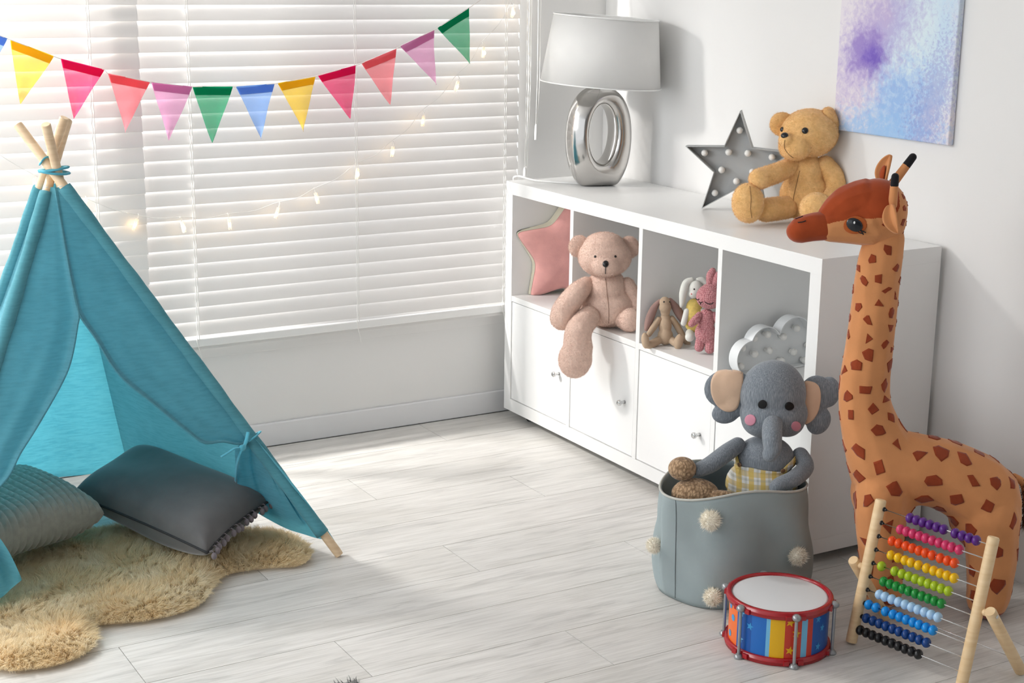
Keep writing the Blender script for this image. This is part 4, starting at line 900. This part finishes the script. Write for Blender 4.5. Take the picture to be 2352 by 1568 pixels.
blob('arm', [K(f, (1694, 1022, -4, 19), (1668, 1040, -26, 21), (1632, 1066, -48, 20), (1606, 1078, -62, 17))], .0026, M_EL, el, 6)
blob('arm', [K(f, (1838, 1046, -2, 20), (1850, 1072, -24, 20), (1826, 1097, -56, 20), (1792, 1112, -74, 18), (1782, 1118, -78, 16))], .0026, M_EL, el, 6)
M_PEACH = cloth('peach_felt', (.74, .52, .37, 1), .05, 200, .3)
e1, e1b = blob('ear', [E(f, 1664, 893, 10, 46, 12, 44), E(f, 1684, 886, 6, 40, 12, 36), E(f, 1667, 948, 10, 32, 13, 25, -.2), E(f, 1690, 920, 8, 28, 12, 40)], .0026, M_EL, el, 6)
e2, e2b = blob('ear', [E(f, 1874, 905, 12, 38, 14, 44), E(f, 1902, 900, 20, 27, 16, 36), E(f, 1880, 966, 16, 27, 17, 33, .35), E(f, 1862, 930, 8, 24, 12, 50)], .0026, M_EL, el, 6)
def patch(name, bvs, outline, mat, parent, lift=.0012, n=8, th=.0016):
    """a felt patch laid over a plush surface: outline in pixels"""
    P = spline([Vector((u, v, 0)) for u, v in outline], 5, True); cu = sum(p.x for p in P)/len(P); cv = sum(p.y for p in P)/len(P); bm = bmesh.new(); rows = []
    for j in range(1, n+1):
        s = j/n; r = []
        for p in P:
            q, nn = hit(bvs, cu + (p.x-cu)*s, cv + (p.y-cv)*s); r.append(q + nn*lift)
        rows.append(r)
    vs = grid(bm, rows, 0, True); q, nn = hit(bvs, cu, cv); c = bm.verts.new(q + nn*lift)
    for i in range(len(P)): bm.faces.new((c, vs[0][i-1], vs[0][i]))
    bmesh.ops.recalc_face_normals(bm, faces=bm.faces); o = obj(name, bm, mat, parent); s = o.modifiers.new('s', 'SOLIDIFY'); s.thickness = th; s.offset = 0; return o
patch('ear_lining', e1b, [(1706, 857), (1680, 850), (1650, 852), (1634, 872), (1634, 905), (1648, 932), (1668, 945), (1690, 940), (1700, 915)], M_PEACH, e1)
patch('ear_lining', e2b, [(1847, 880), (1864, 876), (1880, 886), (1885, 910), (1880, 940), (1868, 962), (1852, 973), (1846, 970), (1846, 925)], M_PEACH, e2)
M_FEYE = plain('black_button_eye', (.008, .008, .009, 1), .55, .3)
for u, v in ((1751.7, 927.8), (1812, 932.6)): patch('eye', hb, [(u + 9.8*math.cos(a_), v - 9.8*math.sin(a_)) for a_ in np.linspace(0, 2*pi, 12, endpoint=False)], M_FEYE, el, .0022, 5, .0034)
M_CHK = cloth('pink_felt', (.62, .27, .35, 1), .05, 200, .3)
for u, v, r in ((1724, 964, 12.5), (1827.7, 978, 11)): patch('cheek', hb, [(u + r*math.cos(a_), v - r*math.sin(a_)) for a_ in np.linspace(0, 2*pi, 12, endpoint=False)], M_CHK, el, .0012, 5, .0014)
m, nt, b, o = newmat('yellow_check'); tc = nd(nt, 'ShaderNodeTexCoord'); sp = nd(nt, 'ShaderNodeSeparateXYZ'); mp = nd(nt, 'ShaderNodeMapping'); mp.inputs['Rotation'].default_value = (0, 0, -CROT.z); nt.links.new(tc.outputs['Object'], mp.inputs[0]); nt.links.new(mp.outputs[0], sp.inputs[0])
def stripe(ax, per, duty, ph=0): 
    fr_ = mth(nt, 'FRACT', mth(nt, 'ADD', mth(nt, 'DIVIDE', sp.outputs[ax], per), ph + 10)); return mth(nt, 'LESS_THAN', fr_, duty)
sx, sz = stripe(0, .026, .42), stripe(2, .026, .42); wx, wz = stripe(0, .026, .2, .35), stripe(2, .026, .2, .35)
c = mix(nt, (.74, .73, .70, 1), (.68, .47, .07, 1), mth(nt, 'MULTIPLY', sx, .8)); c = mix(nt, c, (.62, .44, .10, 1), mth(nt, 'MULTIPLY', sz, .62)); c = mix(nt, c, (.30, .32, .28, 1), mth(nt, 'MULTIPLY', mth(nt, 'ADD', wx, wz), .32))
nt.links.new(c, b.inputs['Base Color']); b.inputs['Roughness'].default_value = .9; bump(nt, b, noise(nt, 500, 2).outputs[0], .2, .0006); M_CHECK = m
patch('dungarees', tb, [(1690, 1072), (1720, 1072), (1752, 1078), (1785, 1082), (1812, 1082), (1826, 1110), (1830, 1150), (1800, 1180), (1750, 1190), (1700, 1180), (1665, 1150), (1668, 1105)], M_CHECK, el, .0035, 10, .003)
def strap(name, bvs, pts, w):
    P = spline([Vector((u, v, 0)) for u, v in pts], 6); bm = bmesh.new(); rows = []
    for i, p in enumerate(P):
        t = (P[min(i+1, len(P)-1)] - P[max(i-1, 0)]).normalized(); nn = Vector((-t.y, t.x, 0)); rows.append([(lambda h: h[0] + h[1]*.0052)(hit(bvs, p.x + nn.x*w*s, p.y + nn.y*w*s)) for s in (-1, -.33, .33, 1)])
    grid(bm, rows); o = obj(name, bm, M_CHECK, el); s = o.modifiers.new('s', 'SOLIDIFY'); s.thickness = .002; return o
strap('strap', tb, [(1692, 1026), (1690, 1044), (1694, 1062), (1699, 1078)], 6.5); strap('strap', tb, [(1831, 1047), (1820, 1060), (1806, 1074), (1795, 1086)], 6)
M_BTN = plain('brown_button', (.22, .12, .06, 1), .4)
for u, v in ((1698.5, 1067), (1798, 1081)):
    o = button('button', tb, u, v, 6, M_BTN, el, .35); o.location += (CLOC - Vector((-.21, -1.5, .3))).normalized()*.007
# ------------------------------------------------------------------ giraffe
f = Fr((.185, -1.862, 0)); gir = thing('giraffe_toy', 'tall orange plush giraffe with rust patches standing on the floor by the shelf end', 'soft toy', f.O)
M_TAN = cloth('tan_fabric', (.60, .26, .105, 1), .08, 260, .3, .0008, .25, vscale=14); M_RUST = cloth('rust_felt', (.335, .058, .016, 1), .1, 300, .3, .0008, .35); M_SPOT = cloth('rust_patch', (.27, .048, .016, 1), .12, 300, .4, .001, .3); M_BLK = cloth('black_felt', (.014, .014, .016, 1), .1, 300, .3)
def uvof(p):
    q = Vector(p) - BV*((Vector(p)-f.O).dot(BV)); c = RM.transposed() @ (q - CLOC); return W/2 + FPX*c.x/-c.z, H/2 - FPX*c.y/-c.z
body_items = [K(f, (2036, 545, 0, 40), (2024, 585, 0, 48), (2014, 650, 0, 50.5), (2006, 720, 0, 52), (1996, 800, 0, 54), (1986, 880, 0, 57), (1988, 940, 0, 61), (2004, 1000, 0, 70), (2030, 1062, 0, 84)),
    K(f, (2030, 1062, 0, 84), (2100, 1076, 0, 84), (2170, 1090, 0, 82), (2240, 1125, 0, 86), (2256, 1146, 0, 88)), E(f, 2262, 1180, 0, 80, 82, 84),
    E(f, 2030, 1130, 0, 74, 74, 80)]
for d in (-34, 40):
    body_items += [K(f, (2026, 1130, d, 62), (2022, 1200, d, 58), (2024, 1290, d, 50), (2028, 1352, d*1.1, 46)), K(f, (2274, 1190, d, 66), (2277, 1270, d, 59), (2272, 1350, d, 51), (2268, 1374, d*1.1, 49))]
gb, gbv = blob('body', body_items, .0048, M_TAN, gir, 9)
# flatten the soles on the floor and give them dark hooves
for v in gb.data.vertices:
    if v.co.z < .003: v.co.z = .003 - (.003 - v.co.z)*.05
for p in gb.data.polygons:
    if p.center.z + gir.location.z < .026: p.material_index = 1
gb.data.materials.append(M_SPOT)
def poly_patches(me, bv, loc, n, dist, size, cond, lift=.0012):
    P, Nn = surf_samples(me, n); keep = []; bm = bmesh.new()
    for p, nn in zip(P, Nn):
        w = Vector(p) + loc; dm = dist(w)
        if not cond(w): continue
        if any((w-k).length < (dm + dist(k))*.5 for k in keep): continue
        keep.append(w); nn = Vector(nn); x, y = frame_of(nn); k = random.choice((3, 4, 4, 5, 5, 6)); a0 = random.uniform(0, 6.3); sz = size(w); el_ = random.uniform(.7, 1.0); ea = random.uniform(0, pi); corners = []
        for i in range(k):
            a = a0 + 2*pi*(i + random.uniform(-.32, .32))/k; rr = sz*random.uniform(.72, 1.2); q = Vector((math.cos(a)*rr, math.sin(a)*rr)); e_ = Vector((math.cos(ea), math.sin(ea))); q -= e_*(q.dot(e_)*(1-el_)); corners.append(q)
        ring = []
        for i in range(k):
            for t in (0, .33, .67): ring.append(corners[i].lerp(corners[(i+1) % k], t))
        rows = []
        for s in (.35, .7, 1.0):
            r = []
            for q in ring:
                h = bv.find_nearest(w + (x*q.x + y*q.y)*s); r.append(h[0] + h[1]*(lift*.6 + (random.uniform(0, .0014) if s == 1 else 0)))
            rows.append(r)
        rows.append([(lambda h: h[0] - h[1]*.001)(bv.find_nearest(q)) for q in rows[-1]])
        vs = grid(bm, rows, 0, True); h = bv.find_nearest(w); c = bm.verts.new(h[0] + h[1]*lift)
        for i in range(len(ring)): bm.faces.new((c, vs[0][i], vs[0][(i+1) % len(ring)]))
    bmesh.ops.recalc_face_normals(bm, faces=bm.faces); return bm
dens = lambda w: .0305 if w.z > .62 else (.037 if w.z > .45 else .050)
szf = lambda w: .0122 if w.z > .62 else (.0165 if w.z > .45 else .0205)
sb = poly_patches(gb.data, gbv, gir.location, 5200, dens, szf, lambda w: w.z > .05 and uvof(w)[1] > 562)
def join_pattern(o, bm2, mat):
    me2 = bpy.data.meshes.new('pattern'); bm2.to_mesh(me2); bm2.free(); me2.transform(Matrix.Translation(-gir.location)); k = len(o.data.materials); o.data.materials.append(mat)
    bm = bmesh.new(); bm.from_mesh(o.data); n = len(bm.faces); bm.from_mesh(me2); bm.faces.ensure_lookup_table()
    for f_ in bm.faces[n:]: f_.material_index = k; f_.smooth = True
    bm.to_mesh(o.data); bm.free(); bpy.data.meshes.remove(me2)
join_pattern(gb, sb, M_SPOT)
def col_head(me):
    me.materials.append(M_TAN)
hd, hb = blob('head', [E(f, 2013, 486, 0, 66, 60, 72), K(f, (1996, 500, 0, 62), (1955, 508, -2, 50), (1908, 517, -6, 37)), E(f, 2038, 505, 2, 40, 46, 52), E(f, 1985, 468, 0, 62, 50, 46), K(f, (1908, 498, -2, 30), (1945, 476, 0, 46), (1985, 462, 0, 50))], .0019, [M_TAN], gir, 16)
hd.data.materials.append(M_RUST); bnd = [(1850, 520), (1882, 511), (1908, 503), (1950, 493.5), (2000, 491), (2040, 491), (2054, 468), (2057, 430), (2060, 300)]
for p in hd.data.polygons:
    u, v = uvof(p.center + gir.location)
    if u < 2058:
        for a, c in zip(bnd, bnd[1:]):
            if a[0] <= u <= c[0] and v < a[1] + (c[1]-a[1])*(u-a[0])/max(1e-3, c[0]-a[0]): p.material_index = 1
sp2 = poly_patches(hd.data, hb, gir.location, 900, lambda w: .026, lambda w: .0085, lambda w: (lambda q: q[1] > 500 and q[0] > 2005 or (q[0] > 2066 and q[1] > 430))(uvof(w)), .001)
join_pattern(hd, sp2, M_SPOT)
mz, mzb = blob('muzzle', [K(f, (1893, 519, -8, 32), (1868, 521, -10, 32), (1842, 527, -12, 30)), E(f, 1836, 531, -12, 28, 27, 25)], .0028, M_RUST, gir, 6)
bm = bmesh.new(); stitch(bm, mzb, [(1833, 511), (1843, 510), (1851, 507)], .0012, .0008); stitch(bm, mzb, [(1827, 503), (1836, 500), (1844, 497)], .0010, .0008); obj('nostril', bm, M_THREAD, mz)
button('eye_patch', hb, 1964.5, 517, 27, cloth('amber_felt', (.42, .10, .025, 1), .1, 300, .3), gir, .10, 21, .15)
M_GLOSS = plain('black_gloss', (.01, .012, .016, 1), .12, .6)
ey = button('eye', hb, 1963, 517, 20, M_GLOSS, gir, .22, 15, -.5); ey.location += (CLOC - f.O).normalized()*.003
o = button('eye_glint', hb, 1963, 513, 2.2, M_WHITE, gir, .5, 3.2); o.location += (CLOC - f.O).normalized()*.0075
bm = bmesh.new()
for q in ([(1974, 525), (1980, 531), (1983, 537)], [(1976, 526), (1984, 530), (1989, 532)], [(1968, 527), (1976, 533), (1983, 534)]): stitch(bm, hb, q, [.0016]*0 or .0013, .004)
obj('eyelash', bm, M_THREAD, gir)
def horn(base, tip, d0, d1, r):
    (u0, v0), (u1, v1) = base, tip; s = .62; um, vm, dm = u0+(u1-u0)*s, v0+(v1-v0)*s, d0+(d1-d0)*s
    h, _ = blob('horn', [K(f, (u0, v0, d0, r*1.15), (um, vm, dm, r))], .0016, M_TAN, gir, 3); t, _ = blob('horn_tip', [K(f, (um, vm, dm, r*1.02), (u1+(u0-u1)*.12, v1+(v0-v1)*.12, d1, r*.95))], .0016, M_BLK, h, 3)
horn((2050, 470), (2057, 397), -50, -58, 9); horn((2048, 425), (2103, 352), 34, 40, 9.5)
def leaf(name, pts, w, fold, mat, n=10):
    """a folded leaf shaped ear: centre line points with half widths across the given side vectors"""
    bm = bmesh.new(); rows = []; Cn = spline(pts, 6); m = len(Cn)-1
    for i, c in enumerate(Cn):
        s = i/m; ww = w*(math.sin(pi*min(1, s*.86+.12))**.8); t = (Cn[min(i+1, m)]-Cn[max(i-1, 0)]).normalized(); side = t.cross(fold).normalized(); r = []
        for k in range(n+1):
            a = -1 + 2*k/n; r.append(c + side*ww*a + fold*(abs(a)**1.5)*ww*.75)
        rows.append(r)
    grid(bm, rows); bmesh.ops.recalc_face_normals(bm, faces=bm.faces); o = obj(name, bm, mat, gir); s = o.modifiers.new('s', 'SOLIDIFY'); s.thickness = .006; s.offset = 0; ss = o.modifiers.new('b', 'SUBSURF'); ss.levels = ss.render_levels = 1; return o
leaf('ear', [f.p(2046, 470, -58), f.p(2046, 492, -72), f.p(2052, 514, -82), f.p(2064, 536, -84)], .016, (-BV*.8 - RV*.5).normalized(), M_TAN)
e_ = leaf('ear', [f.p(2030, 420, 40), f.p(2031, 398, 46), f.p(2037, 375, 52), f.p(2046, 355, 54)], .017, (-BV*.7 - RV*.75).normalized(), M_TAN)
bm = bmesh.new(); P_ = [f.p(2026, 414, 33), f.p(2026, 398, 38), f.p(2031, 380, 44)]; tube(bm, spline(P_, 5), [.008*math.sin(pi*(i+1)/12)+.001 for i in range(11)], 8, flat=.35); obj('ear_lining', bm, M_RUST, e_)
tl, _ = blob('tail', [K(f, (2330, 1095, 30, 9), (2350, 1110, 30, 9), (2358, 1150, 30, 8), (2358, 1200, 26, 7))], .002, M_TAN, gir, 3)
Pq = np.array([f.p(2357 + random.uniform(-6, 6), random.uniform(1100, 1205), 28 + random.uniform(-7, 7)) for _ in range(900)]); Dq = rng.normal(size=Pq.shape)*.6 + np.array([0, 0, -.8]); Dq /= np.linalg.norm(Dq, axis=1)[:, None]
finish('tail_tuft', strands(Pq, Dq, .014+.012*rng.random(900), .0008, 3, .3, .3), cloth('dark_brown_yarn', (.07, .03, .015, 1)), tl)
# ------------------------------------------------------------------ toy drum
dc = AZ(1791.5, 1359, .121); dc.z = 0; Rd, Hd = .1065, .121; drum = thing('toy_drum', 'red rimmed toy drum with striped blue, yellow and orange shell on the floor', 'drum', dc)
M_RED = plain('red_plastic', (.36, .008, .014, 1), .22, .6); M_SILV = plain('silver_plastic', (.33, .34, .35, 1), .3, .5, .5)
def flatc(n, c): return plain(n, c, .35, .5)
PAL = [flatc('orange', (.80, .15, .02, 1)), flatc('blue', (.005, .085, .36, 1)), flatc('mid_blue', (.01, .14, .50, 1)), flatc('light_blue', (.16, .47, .72, 1)), flatc('yellow', (.75, .42, .005, 1)), flatc('red', (.55, .04, .02, 1)), flatc('sky', (.04, .30, .62, 1))]
def ang_px(u, v, z): p = AZ(u, v, z) - dc; return math.atan2(p.y, p.x)
def acyl(u, v):       # angle where a pixel ray first meets the shell
    d = ray(u, v); o_ = CLOC - dc; a = d.x**2+d.y**2; b_ = o_.x*d.x+o_.y*d.y; c_ = o_.x**2+o_.y**2-Rd**2; t = (-b_-math.sqrt(max(0, b_*b_-a*c_)))/a; q = o_+d*t; return math.atan2(q.y, q.x), q.z
X_ = lambda cx: 1620 + cx/5.444
Y_ = lambda cy: 1280 + cy/5.444
segs = [(275, 0), (400, 1), (480, 1), (575, 2), (755, 3), (820, 4), (990, 5), (1200, 3), (1280, 5), (1340, 1), (1540, 2), (1575, 3)]
angs = [acyl(X_(min(max(c, 268), 1578)), Y_(900))[0] for c, _ in segs]; aend = acyl(X_(1578), Y_(900))[0]
bm = bmesh.new(); NA = 240; cols = []
a_start = angs[0]
def colour_at(a):
    best = None
    for (c, k), g in zip(segs, angs):
        dlt = (a - a_start) % (2*pi)
        if (g - a_start) % (2*pi) <= dlt + 1e-6: best = k
    dlt = (a - a_start) % (2*pi); lim = (aend - a_start) % (2*pi)
    if dlt > lim: return [0, 1, 3, 4, 5, 3, 1, 4, 0, 2][int((dlt-lim)/(2*pi-lim)*10) % 10]
    return best
v0 = [bm.verts.new(dc + Vector((Rd*math.cos(2*pi*i/NA), Rd*math.sin(2*pi*i/NA), .012))) for i in range(NA)]; v1 = [bm.verts.new(dc + Vector((Rd*math.cos(2*pi*i/NA), Rd*math.sin(2*pi*i/NA), .107))) for i in range(NA)]
for i in range(NA): bm.faces.new((v0[i], v0[(i+1) % NA], v1[(i+1) % NA], v1[i])).material_index = colour_at(2*pi*(i+.5)/NA)
def decal(a, z, shape, mi, lift=.0006):
    c = [bm.verts.new(dc + Vector(((Rd+lift)*math.cos(a + x/Rd), (Rd+lift)*math.sin(a + x/Rd), z + y))) for x, y in shape]
    ce = bm.verts.new(dc + Vector(((Rd+lift)*math.cos(a), (Rd+lift)*math.sin(a), z)))
    for i in range(len(c)): bm.faces.new((ce, c[i], c[(i+1) % len(c)])).material_index = mi
star5 = lambda r, t=0: [(x, y) for x, y in star_pts(r, r*.42, t)][::-1]; disc = lambda r: [(r*math.cos(k*pi/8), r*math.sin(k*pi/8)) for k in range(16)]
for cx, cy, k, mi in ((1065, 815, 's', 4), (1140, 950, 's', 4), (1055, 1165, 's', 4), (460, 690, 'b', 3), (560, 860, 'm', 6), (440, 1010, 'b', 3), (1415, 770, 'm', 6), (1460, 875, 'm', 6), (1405, 1110, 'm', 6), (350, 750, 'd', 6), (310, 935, 'd', 6), (325, 590, 'd', 6)):
    a, z = acyl(X_(cx), Y_(cy)); decal(a, z, star5(.0105 if k == 's' else .0095, .2) if k != 'd' else disc(.0075), mi)
obj('shell', bm, PAL, drum, smooth=False)
def hoop(z0, z1, ro, ri):
    bm = bmesh.new(); b_ = .0018; lathe(bm, [(ri, z0+b_), (ri+b_, z0), (ro-b_, z0), (ro, z0+b_), (ro, (z0+z1)/2-.001), (ro+.0015, (z0+z1)/2), (ro, (z0+z1)/2+.001), (ro, z1-b_), (ro-b_, z1), (ri+b_, z1), (ri, z1-b_), (ri, z0+b_)], dc, 96); return bm
bm = hoop(.104, .121, .1135, .1030)
hp = obj('hoop', bm, M_RED, drum, angle=60); bm = hoop(.0, .017, .1130, .1030)
hq = obj('hoop', bm, M_RED, drum, angle=60)
bm = bmesh.new(); lathe(bm, [(0, .1175), (.098, .1175), (.102, .1168), (.1035, .112)], dc, 96); obj('drumhead', bm, plain('white_drumhead', (.72, .735, .75, 1), .3, .5), drum)
rods = [(x, y) for x, y in ((1663, 1390), (1708, 1452), (1863, 1468), (1911, 1415))]
ra = [acyl(min(max(u, 1669), 1909), v)[0] for u, v in rods]; ra = [ra[1] - pi/3*0, ra[2], ra[1] - (ra[2]-ra[1]) % (2*pi)*1.0 if False else ra[0], ra[3]]
a1, a2 = ra[0], ra[1]
for a in [a1 + k*pi/3 for k in range(6)]:
    d = Vector((math.cos(a), math.sin(a), 0)); p = dc + d*.1185; bm = bmesh.new(); tube(bm, [p + UP*.006, p + UP*.112], .0036, 12); sphere(bm, p + UP*.113, (.0098, .0098, .0082), None, 16); lathe(bm, [(0, .0), (.0098, .0), (.0105, .003), (.006, .009), (0, .009)], p + UP*.0005, 18)
    obj('tension_rod', bm, M_SILV, drum, angle=60)
    for z0, hh in ((.003, hq), (.104, hp)):
        bm = bmesh.new(); t = UP.cross(d); c = dc + d*.112
        for s in (-1, 1):
            q = c + t*.0155*s; bmesh.ops.create_cube(bm, size=1, matrix=Matrix.Translation(q + UP*(z0+.006)) @ Matrix((d, t, UP)).transposed().to_4x4() @ Matrix.Diagonal((.010, .012, .010, 1)))
        obj('lug', bm, M_RED, hh, smooth=False)
# ------------------------------------------------------------------ abacus
FLt = Vector((-.1938, -1.852, 0)); FRt = Vector((-.150, -2.128, 0)); bd = (FRt-FLt).normalized(); aw = Vector((-bd.y, bd.x, 0)); lean = (aw*.069 + UP*.312)
ab = thing('abacus', 'wooden abacus with ten rods of rainbow beads standing on the floor', 'abacus', (FLt+FRt)/2 + aw*.05)
La = lean.length; la = lean.normalized(); pr_ = .0122
for F_0 in (FLt, FRt):
    bm = bmesh.new(); s = F_0 + UP*.004; tube(bm, [s, s + la*.003, s + la*(La-.003), s + la*La], [pr_*.9, pr_, pr_, pr_*.86], 20); obj('post', bm, M_BIRCH, ab, angle=50)
def rod_ends(v_left): 
    return v_left
rowsv = [(1920+cx/3.581, 1130+cy/3.581) for cx, cy in ((420, 140), (392, 255), (362, 370), (332, 487), (302, 600), (275, 713), (246, 828), (217, 942), (188, 1055), (160, 1170))]
pn = bd.cross(la).normalized(); bead0 = None
xs = [[610, 663, 717, 773, 830, 887, 982, 1040, 1097, 1155], [532, 582, 634, 688, 740, 795, 850, 905, 955, 1015], [463, 518, 577, 630, 685, 738, 793, 860, 918, 975], [455, 513, 570, 620, 680, 747, 805, 860, 915, 972], [375, 485, 545, 600, 655, 708, 760, 813, 868, 925], [393, 445, 497, 550, 600, 655, 708, 762, 813, 868], [358, 405, 460, 515, 570, 623, 675, 730, 783, 838], [270, 330, 408, 470, 525, 580, 635, 685, 742, 798], [250, 305, 358, 412, 467, 520, 577, 633, 687, 745], [200, 250, 300, 352, 408, 460, 515, 570, 622, 678]]
slope = .42
BC = [('purple', (.085, .012, .19, 1)), ('pink', (.60, .035, .13, 1)), ('orange', (.78, .075, .008, 1)), ('yellow', (.78, .47, .004, 1)), ('lime', (.36, .50, .015, 1)), ('green', (.008, .24, .035, 1)), ('pale blue', (.40, .60, .82, 1)), ('sky blue', (.004, .25, .68, 1)), ('navy', (.004, .045, .20, 1)), ('black', (.010, .010, .011, 1))]
bead_me = None; Rb = Matrix((bd, pn, bd.cross(pn))).transposed()
for i in range(10):
    tt = .955 - .0935*i
    a = FLt + la*La*tt; c = FRt + la*La*tt
    bm = bmesh.new(); tube(bm, [a, c], .0013, 8); rd = obj('rod', bm, M_STEEL, ab)
    bm = bmesh.new(); tube(bm, [a + bd*.009, a + bd*.0135], .0052, 14); tube(bm, [a + bd*.013, a + bd*.018], .003, 10); obj('plug', bm, M_BLACK, ab, angle=50)
    mb = plain(BC[i][0].replace(' ', '_') + '_bead', BC[i][1], .28, .5)
    for cx in xs[i]:
        cy = rowsv[i][1]; u0 = rowsv[i][0]; uu = 1920 + cx/3.581
        # place the bead where the sight line to that column meets the rod
        lo, hi = 0., 1.
        for _ in range(30):
            mid = (lo+hi)/2; q = a.lerp(c, mid); cc_2 = RM.transposed() @ (q - CLOC)
            if W/2 + FPX*cc_2.x/-cc_2.z < uu: lo = mid
            else: hi = mid
        p = a.lerp(c, lo)
        bm = bmesh.new() if bead_me is None else None
        if bead_me is None:
            lathe(bm, [(.0014, -.0076), (.0042, -.0082), (.0084, -.0060), (.0108, -.0022), (.0111, 0), (.0108, .0022), (.0084, .0060), (.0042, .0082), (.0014, .0076)], (0, 0, 0), 20, axis=Matrix.Rotation(pi/2, 3, 'Y'))
            me = bpy.data.meshes.new('bead'); bm.to_mesh(me); bm.free(); me.polygons.foreach_set('use_smooth', [True]*len(me.polygons)); me.materials.append(mb); bead_me = me
        o = bpy.data.objects.new('bead', bead_me); COL.objects.link(o); o.parent = rd; o.location = p - ab.location; o.rotation_euler = Rb.to_euler()
        o.material_slots[0].link = 'OBJECT'; o.material_slots[0].material = mb; o['label'] = BC[i][0] + ' bead'
pv = .535
for F_0, sg in ((FLt, -1), (FRt, 1)):
    p = F_0 + la*La*pv; bm = bmesh.new(); sphere(bm, p + bd*sg*.0165, (.0075, .0075, .0075), None, 14); obj('pivot_ball', bm, M_BIRCH, ab)
    t0 = p + bd*sg*.032; t1 = F_0 + bd*sg*.032 + aw*.165; t1.z = .006; ax = (t1-t0).normalized(); x, y = frame_of(ax); bm = bmesh.new()
    s0 = t0 - ax*.013; tube(bm, [s0, s0 + ax*.003, t1 - ax*.003, t1], [.0105, .0122, .0122, .0105], 14); lg_ = obj('support_leg', bm, M_BIRCH, ab, angle=50)
    bm = bmesh.new(); q = t0 + bd*sg*.0122; tube(bm, [q - bd*sg*.001, q + bd*sg*.0008], .004, 14); obj('screw', bm, M_STEEL, lg_, angle=50)
bm = bmesh.new(); u1 = FLt + la*La*.05; tube(bm, [FLt - bd*.032 + aw*.131 + UP*.046, FRt + bd*.032 + aw*.131 + UP*.046], .0014, 8); obj('cross_wire', bm, M_STEEL, ab)
# ------------------------------------------------------------------ light
wd = bpy.data.worlds.new('world'); SC.world = wd; wd.use_nodes = True; bg = wd.node_tree.nodes['Background']; bg.inputs[0].default_value = (.93, .96, 1, 1); bg.inputs[1].default_value = 1.1
def area(name, loc, tgt, size, sizey, power, col=(1, 1, 1)):
    l = bpy.data.lights.new(name, 'AREA'); l.shape = 'RECTANGLE'; l.size = size; l.size_y = sizey; l.energy = power; l.color = col
    o = bpy.data.objects.new(name, l); COL.objects.link(o); o.location = loc; o.rotation_euler = (Vector(tgt)-Vector(loc)).to_track_quat('-Z', 'Y').to_euler(); return o
area('sun_through_window', (-2.3, .62, 2.05), (-.3, -.8, .4), .22, .22, 215, (1, .97, .93))
area('sky_behind_blinds', (-1.2, 1.0, 1.25), (-1.2, 0, 1.2), 4.2, 2.0, 58, (.97, .98, 1))
area('left_fill', (-4.5, -.85, 1.8), (0, -.9, .9), 1.7, 1.3, 48, (.98, .99, 1))  # added soft fill from the open left side, no window is modelled there
SC.view_settings.view_transform = 'Standard'; SC.view_settings.look = 'None'; SC.view_settings.gamma = 1; SC.view_settings.exposure = 0.14; SC.view_settings.use_curve_mapping = False
SC.cycles.use_denoising = True; SC.cycles.use_adaptive_sampling = True; SC.cycles.adaptive_threshold = .015; SC.cycles.max_bounces = 8; SC.cycles.diffuse_bounces = 5; SC.cycles.transparent_max_bounces = 12; SC.cycles.caustics_reflective = False; SC.cycles.caustics_refractive = False
